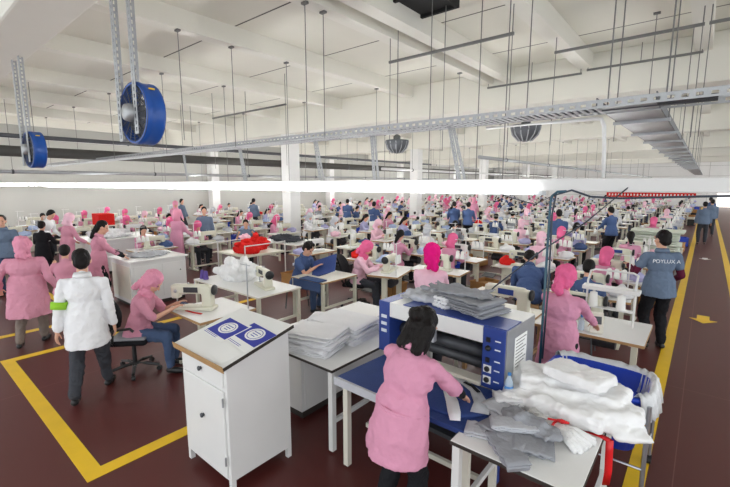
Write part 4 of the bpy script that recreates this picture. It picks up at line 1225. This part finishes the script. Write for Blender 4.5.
strip('blue_garment', 'blue garment hanging over the front edge of the cream table', [(-5.45,4.8,0.775),(-5.2,4.8,0.778),(-4.95,4.8,0.776)], 0.2, m_blue, 'garment', th=0.02)
tag(MB().box((-0.35,-0.012,-0.16),(0.35,0.0,0.0),bev=0.004).build('hanging_cloth', m_blue, None, False, (-5.3,4.738,0.76)), 'blue cloth hanging down the front of the cream table', 'cloth')

figure('woman in pink with pale pink headscarf seated on a black chair, centre', (-5.25, 6.05, 0), -1.2, 'sit', 0.97, 0.25, 0.4, 0.0,
       hands=((0.12,0.5,0.86),(-0.12,0.5,0.84)), coat=m_pinkl, hem=0.7, trousers=m_dgrey, scarf=m_hot, extra='hood', seed=15)
office_chair('black office chair under the woman with pale pink headscarf', (-5.28, 6.05, 0), -1.2)
sewing_table('white sewing table in front of the woman with pale pink headscarf', (-4.6, 6.35, 0), -1.3, 1.05, 0.6, m_top, m_wood)
sewing_machine('cream sewing machine before the woman with pale pink headscarf', (-4.62, 6.3, 0.772), -1.3)

figure('woman seen from behind with bright magenta headscarf and pale pink coat', (-2.54, 4.3, 0), 0.35, 'stand', 0.975, 0.1, 0.15, 0.25,
       hands=((0.15,0.42,1.0),(-0.15,0.42,1.0)), coat=m_pinkl, hem=0.5, trousers=m_dgrey, scarf=m_mag, extra='bandana', seed=17)
sewing_table('white sewing table beyond the woman in magenta headscarf', (-3.95, 7.0, 0), 0.1, 1.1, 0.55)
sewing_machine('cream sewing machine beyond the woman in magenta headscarf', (-3.95, 7.0, 0.772), 0.1)

P = figure('woman in hot pink headscarf standing with her back turned, right foreground', (-1.05, 4.42, 0), -0.1, 'stand', 0.92, 0.12, 0.25, -0.25,
       hands=((0.2,0.45,0.95),(-0.2,0.45,0.95)), coat=m_pink, hem=0.6, trousers=m_black, scarf=m_hot, extra='bandana', seed=19, width=1.1)
sewing_table('white sewing table with cone rack in front of the hot pink headscarf woman', (-0.93, 5.42, 0), 0.0, 1.15, 0.85, m_top, m_wood, None, False)
t = thing('control_console', 'small pale grey control console standing on the right sewing table', 'console', (-0.83, 5.12, 0.772), 0.3)
b = MB(); b.box((-0.06,-0.05,0),(0.06,0.05,0.02)); b.obox((0,0.0,0.12),(0.065,0,0),(0,0.03,0.0),(0,0.03,0.105)); b.build('housing', m_creamtop, t)
MB().obox((0,-0.026,0.15),(0.045,0,0),(0,0.007,0),(0,0.011,0.04)).build('screen', m_dsteel, t)
t = thing('spray_bottle', 'small clear blue bottle standing beside the control console', 'bottle', (-0.98, 5.1, 0.772))
MB().lathe([(0.03,0),(0.034,0.01),(0.034,0.1),(0.014,0.14),(0.013,0.155)], n=16).build('bottle_body', m_bottle, t, True)
MB().lathe([(0.015,0.15),(0.015,0.18),(0.01,0.182)], n=12).build('cap', m_blabel, t, True)
t = thing('cone_rack', 'white tubular cone rack with two white cones on the right table', 'cone rack', (-0.78, 5.55, 0.772), 0.0)
for s_ in (-0.25, 0.25): MB().cyl((s_,0,0),(s_,0,0.5),0.012,n=8).build('post', m_wpaint, t)
MB().tube([(-0.25,0.0,0.5),(-0.25,0.14,0.6),(-0.2,0.16,0.62),(0.2,0.16,0.62),(0.25,0.14,0.6),(0.25,0.0,0.5)],0.012,8).build('top_hoop', m_wpaint, t, True)
b = MB().box((-0.3,-0.07,0.4),(0.3,0.09,0.45),bev=0.01); b.build('shelf', m_wpaint, t)
for x in (-0.17, 0.12): MB().lathe([(0.05,0.0),(0.052,0.01),(0.04,0.17),(0.016,0.175),(0.015,0.19)],(x,-0.03,0.2),16).build('thread_cone', m_thread, t, True)
MB().box((-0.26,-0.09,0.19),(0.26,0.03,0.2)).build('cone_shelf', m_wpaint, t)
sewing_machine('cream overlock machine half hidden behind the cone rack', (-1.1, 5.6, 0.772), 0.0)

Q = figure('standing man in grey-blue printed vest with maroon sleeves by the aisle', (-0.42, 7.3, 0), 0.5, 'stand', 1.02, 0.02, 0.12, 0.35,
       hands=((0.26,0.22,1.0),(-0.3,0.32,1.2)), coat=m_blueg, hem=0.80, sleeve='short', trousers=m_black, hair='short', female=False, cuff=m_maroon, seed=21, width=1.02)
ch = Q['chest']
def text_mesh(s_, size, m, depth=0.002):
    cu = bpy.data.curves.new('txt', 'FONT'); cu.body = s_; cu.size = size; cu.extrude = depth; cu.align_x = 'CENTER'
    o = bpy.data.objects.new('txt', cu); COL.objects.link(o)
    dg = bpy.context.evaluated_depsgraph_get(); dg.update()
    me = bpy.data.meshes.new_from_object(o.evaluated_get(dg)); bpy.data.objects.remove(o)
    me.materials.clear(); me.materials.append(m); return me
o = link('vest_lettering', text_mesh('POYLUX A', 0.075, m_letter), Q['root'], (0.0, ch.y-0.148, ch.z+0.03)); o.rotation_euler = (PI/2, 0, 0)

figure('man in blue leaning over the blue machine, back turned, dark hair', (-2.15, 6.9, 0), 0.35, 'sit', 1.05, 0.75, 0.3, 0.0,
       hands=((0.15,0.55,0.85),(-0.15,0.55,0.85)), coat=m_blue, hem=0.85, sleeve='long', trousers=m_black, hair='short', female=False, seed=23, seatz=0.62, width=1.15)
stool('stool under the leaning man in blue', (-2.15, 6.85, 0), 0.3)
plain_table('wooden_edge_table', 'wood edged table carrying the blue machine right of centre', -2.3, 4.75, -1.5, 5.5, 0.80, m_creamtop, m_wood, edge=m_wood)
sewing_machine('blue and cream machine on the wood edged table right of centre', (-1.85, 5.1, 0.802), 0.0, m_cream, None, True, 1.1)
t = thing('blue_drive_unit', 'blue enamelled drive unit at the left of the wood edged table', 'machine', (-2.17, 5.15, 0.802))
b = MB().box((-0.12,-0.14,0),(0.1,0.14,0.22),bev=0.03); b.build('housing', mat('light_blue_enamel',(62,104,156),0.35), t, True)
MB().box((-0.12,-0.15,0.22),(0.36,0.15,0.235),bev=0.005).build('cover_plate', m_creamtop, t)
heap('wide heap of pale blue cloth behind the pressing machine', -2.95, 5.15, 0.62, m_lblue, 1.3, 0.9, 0.3, 41, 0.1, 'fabric')
t = thing('cloth_trolley', 'low table trolley carrying the pale blue cloth', 'trolley', (-2.95, 5.15, 0))
MB().box((-0.62,-0.42,0.58),(0.62,0.42,0.62),bev=0.005).build('deck', m_creamtop, t)
for x in (-0.56,0.56):
    for y in (-0.36,0.36): MB().box((x-0.02,y-0.02,0),(x+0.02,y+0.02,0.58)).build('leg', m_cream, t)

# standing woman J and counters at left
figure('standing woman in rose coat with long dark hair at the white counter', (-9.15, 2.7, 0), -0.35, 'stand', 1.0, 0.12, 0.35, -0.1,
       hands=((0.16,0.45,1.02),(-0.16,0.42,1.02)), coat=m_pinkd, hem=0.5, sleeve='three', trousers=m_black, hair='long', cuff=m_black, seed=25)
figure('seated person with short dark hair in rose coat before the standing woman', (-8.75, 2.05, 0), 1.2, 'sit', 1.0, 0.3, 0.2, 0.0, coat=m_pinkd, hem=0.8, trousers=m_black, hair='short', fine=False, vox=0.016, seed=27)
stool('stool under the seated person before the standing woman', (-8.72, 2.05, 0), 1.2)
def counter(label, x0, y0, x1, y1, h, group=None):
    t = thing('counter_cabinet', label, 'counter', ((x0+x1)/2,(y0+y1)/2,0), 0, group)
    w, d = (x1-x0)/2, (y1-y0)/2
    MB().box((-w,-d,0.08),(w,d,h-0.03)).build('body', m_wpaint, t)
    MB().box((-w-0.04,-d-0.04,h-0.03),(w+0.04,d+0.04,h),bev=0.004).build('counter_top', m_top, t)
    MB().box((-w+0.04,-d+0.04,0),(w-0.04,d-0.04,0.08)).build('plinth', m_edge, t)
    for k in range(2):
        y0_ = -d + 0.05 + k*d
        p = MB().box((w,y0_,0.16),(w+0.012,y0_+d-0.1,h-0.12),bev=0.004).build('door', m_wpaint, t)
        MB().cyl((w+0.012,y0_+d-0.18,h-0.3),(w+0.03,y0_+d-0.18,h-0.3),0.012,n=10).build('knob', m_dsteel, p)
    MB().box((-w+0.05,-d-0.012,0.16),(w-0.05,-d,h-0.12),bev=0.004).build('end_panel', m_creamtop, t)
    return t
counter('white counter with panel doors left of centre, topped with grey cloth scraps', -9.5, 3.05, -8.5, 4.15, 0.95)
heap('flat spread of grey and white scraps on the white counter', -9.0, 3.6, 0.955, m_lgrey, 0.8, 0.9, 0.05, 43, 0, 'fabric')
counter('long white counter at the far left beside the black jacket worker', -13.6, 3.4, -12.4, 5.2, 0.95)
heap('pile of white garments on the far left counter', -13.0, 4.2, 0.955, m_white, 1.0, 1.3, 0.3, 45, 0, 'fabric')
figure('man in white shirt bending over at the far left', (-14.6, 3.0, 0), -0.9, 'stand', 1.02, 0.4, 0.3, 0.0, coat=m_white, hem=0.8, trousers=m_black, hair='short', female=False, fine=False, vox=0.016, seed=28)
figure('person in black jacket seen from behind at the far left', (-12.6, 2.55, 0), 0.9, 'stand', 0.88, 0.1, 0.2, 0.0, coat=m_black, hem=0.6, trousers=m_black, hair='short', fine=False, vox=0.016, seed=29)
figure('woman in pink coat standing at the far left counter', (-12.35, 3.0, 0), 0.3, 'stand', 0.98, 0.15, 0.3, 0.0, coat=m_pinkd, hem=0.5, trousers=m_black, scarf=m_pinkl, fine=False, vox=0.016, seed=31)
tag(MB().box((-0.35,-0.25,0),(0.35,0.25,0.4),bev=0.01).build('red_bin', m_red, None, False, (-16.6,5.2,1.0)), 'red crate standing high behind the far left workers', 'crate')
t = thing('crate_stand', 'cream stand under the red crate at far left', 'stand', (-16.6,5.2,0))
MB().box((-0.4,-0.3,0.96),(0.4,0.3,1.0)).build('shelf', m_creamtop, t)
for x in (-0.36,0.36):
    for y in (-0.26,0.26): MB().box((x-0.02,y-0.02,0),(x+0.02,y+0.02,0.96)).build('leg', m_cream, t)

# K's front table with machine and white heap
plain_table('long_work_table', 'long white table with white fleece heap and a machine, left of centre', -6.9, 3.5, -5.0, 4.35, 0.77, m_top, m_cream, edge=m_creamtop)
heap('heap of fluffy white fleece pieces on the long white table', -6.3, 4.0, 0.772, m_whitef, 0.8, 0.65, 0.45, 51, 0, 'fabric', 'fleece_heap', None, True, 1.6)
sewing_machine('cream sewing machine on the right end of the long white table', (-5.45, 3.95, 0.772), -0.3, m_cream)
for k in range(2):
    tag(MB().lathe([(0.045,0),(0.047,0.01),(0.03,0.15),(0.016,0.155)],n=14).build('thread_cone', m_purple, None, True, (-6.82+0.12*k, 3.62, 0.772)), 'purple thread cone, %s of two on the long white table' % ('left' if k == 0 else 'right'), 'thread cone', 'purple thread cones')
# red garments
t = thing('garment_trolley', 'white tube trolley heaped with red garments left of centre', 'trolley', (-8.9, 6.1, 0))
MB().box((-0.6,-0.6,0.7),(0.6,0.6,0.74)).build('deck', m_cream, t)
for x in (-0.6,0.6):
    for y in (-0.6,0.6): MB().cyl((x,y,0),(x,y,1.0),0.016,n=8).build('post', m_wpaint, t)
for x in (-0.6,0.6): MB().cyl((x,-0.6,0.98),(x,0.6,0.98),0.014,n=8).build('handle_rail', m_wpaint, t)
heap('front heap of bright red garments on the white tube trolley', -8.75, 5.85, 0.742, m_red, 0.95, 0.6, 0.34, 53, 0.2, 'garment')
heap('rear heap of bright red garments on the white tube trolley', -9.1, 6.4, 0.742, m_red, 0.8, 0.6, 0.45, 54, 0.0, 'garment')
heap('small pale pink bundle lying on the red garments', -9.05, 6.02, 1.06, m_pinkl, 0.34, 0.3, 0.14, 55, 0.0, 'garment')
figure('person in grey shirt with a red cloth, seated beyond the fleece heap', (-10.9, 7.3, 0), -2.2, 'sit', 1.0, 0.15, 0.2, 0.0, coat=m_blueg, hem=0.85, sleeve='short', trousers=m_black, hair='short', fine=False, vox=0.016, female=False, seed=33)
stool('stool under the person in grey shirt', (-10.9, 7.3, 0), -2.2)
heap('dark grey garments spread on a table near the grey shirt person', -9.5, 7.7, 0.772, m_dgrey, 1.2, 0.7, 0.22, 56, 0, 'garment')
plain_table('wide_work_table', 'wide white table holding dark grey garments', -10.3, 7.3, -8.6, 8.1, 0.77, m_top, m_cream, edge=m_creamtop)
# bundles near the aisle
t = thing('bundle_trolley', 'steel trolley with pale bundles standing beside the aisle', 'trolley', (-1.0, 13.6, 0))
MB().box((-0.6,-0.45,0.5),(0.6,0.45,0.54)).build('deck', m_cream, t)
for x in (-0.56,0.56):
    for y in (-0.4,0.4): MB().box((x-0.02,y-0.02,0),(x+0.02,y+0.02,0.5)).build('leg', m_chrome, t)
for k in range(5):
    folded('pale green-white bundle, %s from the bottom on the aisle trolley' % ORD[k] if k else 'lowest pale green-white bundle on the aisle trolley', -1.0+0.02*math.sin(k*2), 13.6, 0.542+k*0.14, mat('pale_sage_cloth',(214,220,206),0.8,0,0.05,5,0.3), 1.15, 0.85, 0.13, 0.03*math.sin(k), 60+k, 'fabric_bundle', 'pale bundles beside the aisle', 2)

# ================================================================== THE HALL FULL OF STATIONS
LAND += [(286,205,'the thick white column'),(417,200,'the second white column'),(438,262,'the magenta headscarf'),(672,275,'the standing vest man'),
         (302,265,'the curly haired man'),(192,245,'the red garments'),(560,300,'the hot pink headscarf'),(98,300,'the white coat man'),(155,262,'the panelled counter'),
         (668,194,'the red banner'),(462,215,'the standing blue pair'),(347,212,'the lone blue man'),(480,275,'the pale blue cloth'),(70,238,'the far left counter'),
         (232,238,'the grey shirt person'),(692,228,'the aisle bundles'),(357,262,'the pale pink headscarf'),(540,215,'the teal pole'),(610,260,'the cone rack'),(247,270,'the white fleece'),
         (217,200,'the wall pillar'),(483,200,'the third white column')]
rr = random.Random(11)
V = 0.03
def fp(**k): return figure('', (0,0,0), 0, fine=False, vox=V, joined=True, **k)
sit = dict(pose='sit', lean=0.22, headpitch=0.35, hands=((0.13,0.48,0.88),(-0.13,0.48,0.88)), hem=0.8)
PROT = [
 ('seated worker, bright pink headscarf', fp(coat=m_pink, scarf=m_hot, trousers=m_dgrey, **sit), 'sit', 6),
 ('seated worker, pale pink headscarf', fp(coat=m_pinkl, scarf=m_pinkl, trousers=m_denim, extra='hood', **sit), 'sit', 5),
 ('seated bareheaded worker in pink', fp(coat=m_pink, hair='tied', trousers=m_black, **sit), 'sit', 4),
 ('seated worker in blue shirt', fp(coat=m_blue, hair='short', trousers=m_black, female=False, **sit), 'sit', 4),
 ('seated worker in grey shirt', fp(coat=m_grey, hair='short', trousers=m_denim, female=False, **sit), 'sit', 2),
 ('seated worker in white', fp(coat=m_white, scarf=m_lgrey, trousers=m_dgrey, **sit), 'sit', 3),
 ('seated worker in lilac shirt', fp(coat=m_lilac, hair='tied', trousers=m_black, **sit), 'sit', 2),
]
STAND = [
 ('standing worker in blue shirt', fp(coat=m_blue, hair='short', trousers=m_black, female=False, lean=0.1, hem=0.84, hands=((0.2,0.4,1.0),(-0.2,0.4,1.0)))),
 ('standing worker in pink headscarf', fp(coat=m_pink, scarf=m_scarf, trousers=m_dgrey, lean=0.12, hem=0.5, hands=((0.2,0.4,1.0),(-0.2,0.4,1.0)))),
 ('standing worker in grey shirt', fp(coat=m_blueg, hair='short', trousers=m_dgrey, female=False, hem=0.84, hands=((0.26,0.15,0.85),(-0.26,0.15,0.85)))),
]
BAG = [i for i, p in enumerate(PROT) for _ in range(p[3])]
def simple_table(top, edge, cones):
    return joined_mesh(sewing_table('t', (0,0,0), 0, 1.1, 0.55, top, edge, None, True, None, cones), 'sewing_table')
TB = [simple_table(m_top, m_creamtop, 2), simple_table(m_creamtop, m_wood, 1), simple_table(m_top, m_wood, 3)]
MC = [joined_mesh(sewing_machine('m', (0,0,0)), 'sewing_machine'), joined_mesh(sewing_machine('m', (0,0,0), 0, m_wpaint), 'sewing_machine'), joined_mesh(sewing_machine('m', (0,0,0), 0, m_cream, None, True), 'sewing_machine')]
for me in MC:
    pass
ST = joined_mesh(stool('s', (0,0,0)), 'work_stool')
HM_ = {}
HCOL = [('white', m_white), ('lilac', m_lilac), ('pale blue', m_lblue), ('grey', m_lgrey), ('blue', m_blue), ('pale pink', m_pinkl), ('dark grey', m_dgrey), ('red', m_red)]
HW = [9, 5, 6, 5, 3, 5, 2, 2]
for c, m in HCOL:
    for k in range(2): HM_[(c, k)] = heap_mesh('fabric_heap', m, 0.42, 0.36, 0.2, 70+k*7+len(c), False, 0.8)
HB = [i for i, n_ in enumerate(HW) for _ in range(n_)]
busy = []
for o in list(COL.objects):
    if o.parent is None and o.get('category') in ('person','table','counter','trolley','machine','chair','stool','cabinet','stand') and o.name != 'ceiling':
        r_ = {'table': 0.8, 'counter': 1.0, 'trolley': 0.8, 'machine': 0.9, 'person': 0.4}.get(o['category'], 0.5)
        busy.append((o.location.x, o.location.y, r_))
for gx, gys in ((-13.0, GIRY[1:]), (-23.75, (13.7,24,34,45))):
    for gy in gys: busy.append((gx, gy, 0.75))
def free(x, y, r): return all((x-a)**2 + (y-b)**2 > (r+c)**2*0.8 for a, b, c in busy)
BX_ = []
for lb, m in (('brown cardboard box', m_card), ('dark plastic bin', m_bplas), ('blue plastic bin', m_bluep), ('cream plastic bin', m_creamtop)):
    b = MB(); w_, d_, h_ = (0.26, 0.18, 0.34)
    b.box((-w_,-d_,0),(w_,d_,0.02)); b.box((-w_,-d_,0),(w_,-d_+0.015,h_)); b.box((-w_,d_-0.015,0),(w_,d_,h_)); b.box((-w_,-d_,0),(-w_+0.015,d_,h_)); b.box((w_-0.015,-d_,0),(w_,d_,h_))
    b.box((-w_-0.015,-d_-0.015,h_-0.03),(w_+0.015,-d_,h_)); b.box((-w_-0.015,d_,h_-0.03),(w_+0.015,d_+0.015,h_)); b.box((-w_+0.02,-d_+0.02,0.1),(w_-0.02,d_-0.02,h_-0.06))
    BX_.append((lb, b.mesh('storage_bin', m)))
nheap = 0
def place(me, name, look, cat, x, y, z, rz, grp):
    o = link(name, me, None, (x, y, z), rz); tag(o, look, cat, grp); later(o, look, (x, y, z + 0.3 if cat != 'person' else 1.1)); return o
# hand placed standing figures seen in the middle distance
for i, x, y, rz in ((0,-7.9,15.2,0.6),(0,-7.2,15.0,0.2),(0,-13.06,14.34,0.5),(2,-12.1,6.6,-2.0),(2,0.25,25.0,0.2),(2,0.0,21.5,0.1),(0,0.2,29.0,0.0),(0,-3.1,12.2,0.4),(0,-2.2,14.8,1.0),(1,-17.0,8.0,-1.8),
                    (1,-11.3,5.3,0.4),(2,-19.5,9.5,-1.0),(0,-10.4,13.0,0.3),(1,-9.3,20.0,0.3),(2,-17.2,12.0,0.3)):
    place(STAND[i][1], 'person', STAND[i][0], 'person', x, y, 0, rz, 'standing workers in the hall'); busy.append((x, y, 0.3))
nst = 0
def station(x, y, rz, worker=True):
    """table centre x, y; worker sits towards local -Y"""
    global nst
    if not free(x, y, 0.42) or nst >= 299: return
    c, s_ = math.cos(rz), math.sin(rz)
    wx, wy = x + 0.58*s_, y - 0.58*c
    k = rr.randrange(3)
    place(TB[k], 'sewing_table', ['white sewing table with two cones','cream sewing table with one cone','white sewing table with three cones'][k], 'table', x, y, 0, rz, 'sewing tables in the hall')
    k = rr.choice((0,0,1,2))
    place(MC[k], 'sewing_machine', ['cream sewing machine','white sewing machine','blue panelled sewing machine'][k], 'sewing machine', x - 0.05*c, y - 0.05*s_, 0.772, rz + rr.uniform(-.08,.08), 'sewing machines in the hall')
    nst += 1
    if worker and free(wx, wy, 0.0):
        i = rr.choice(BAG)
        place(PROT[i][1], 'person', PROT[i][0], 'person', wx, wy, 0, rz + rr.uniform(-.25,.25), 'seated workers in the hall')
        st_ = place(ST, 'work_stool', 'low wooden work stool', 'stool', wx, wy, 0, rz, 'work stools in the hall')
    if rr.random() < 0.6:
        lb_, me_ = rr.choice(BX_); place(me_, 'storage_bin', lb_, 'bin', x + 0.62*c, y + 0.62*s_, 0.0, rz + rr.uniform(-.2,.2) + PI/2, 'bins between the sewing tables')
    if rr.random() < 0.8:
        c_, m_ = HCOL[rr.choice(HB)]
        u = -0.38
        place(HM_[(c_, rr.randrange(2))], 'fabric_heap', '%s fabric heap' % c_, 'fabric', x + u*c, y + u*s_, 0.772, rr.uniform(0,6), 'fabric heaps on the sewing tables')
    if rr.random() < 0.6:
        c_, m_ = HCOL[rr.choice(HB)]
        place(HM_[(c_, rr.randrange(2))], 'fabric_heap', '%s fabric heap' % c_, 'fabric', x + 0.42*c - 0.02*s_, y + 0.42*s_, 0.772, rr.uniform(0,6), 'fabric heaps on the sewing tables')
# right block: operators face down the hall
y = 7.0
rows = 0
while y < 52:
    pitch = 1.5 + 0.035*(y-7)
    x = -1.25
    while x > -6.4 - 0.0*y:
        if not (abs(x+1.0) < 1.2 and abs(y-13.6) < 1.0) : station(x + rr.uniform(-.06,.06), y + rr.uniform(-.08,.08), rr.uniform(-.06,.06), rr.random() < 0.66)
        x -= 1.45 + 0.012*(y-7)
    y += pitch
# left block: operators face across towards the aisle
x = -7.4
while x > XL + 1.2:
    y = 2.6 if x < -14.5 else (4.6 if x < -9.8 else 6.9)
    while y < 50:
        p_ = 1.45 + 0.03*max(0, y-5)
        if abs(x + 10.9) > 0.1: station(x + rr.uniform(-.08,.08), y + rr.uniform(-.06,.06), -PI/2 + rr.uniform(-.06,.06), rr.random() < 0.58)
        y += p_
    x -= 1.85 + 0.02*abs(x+7)
print('stations', nst)
settle_labels()
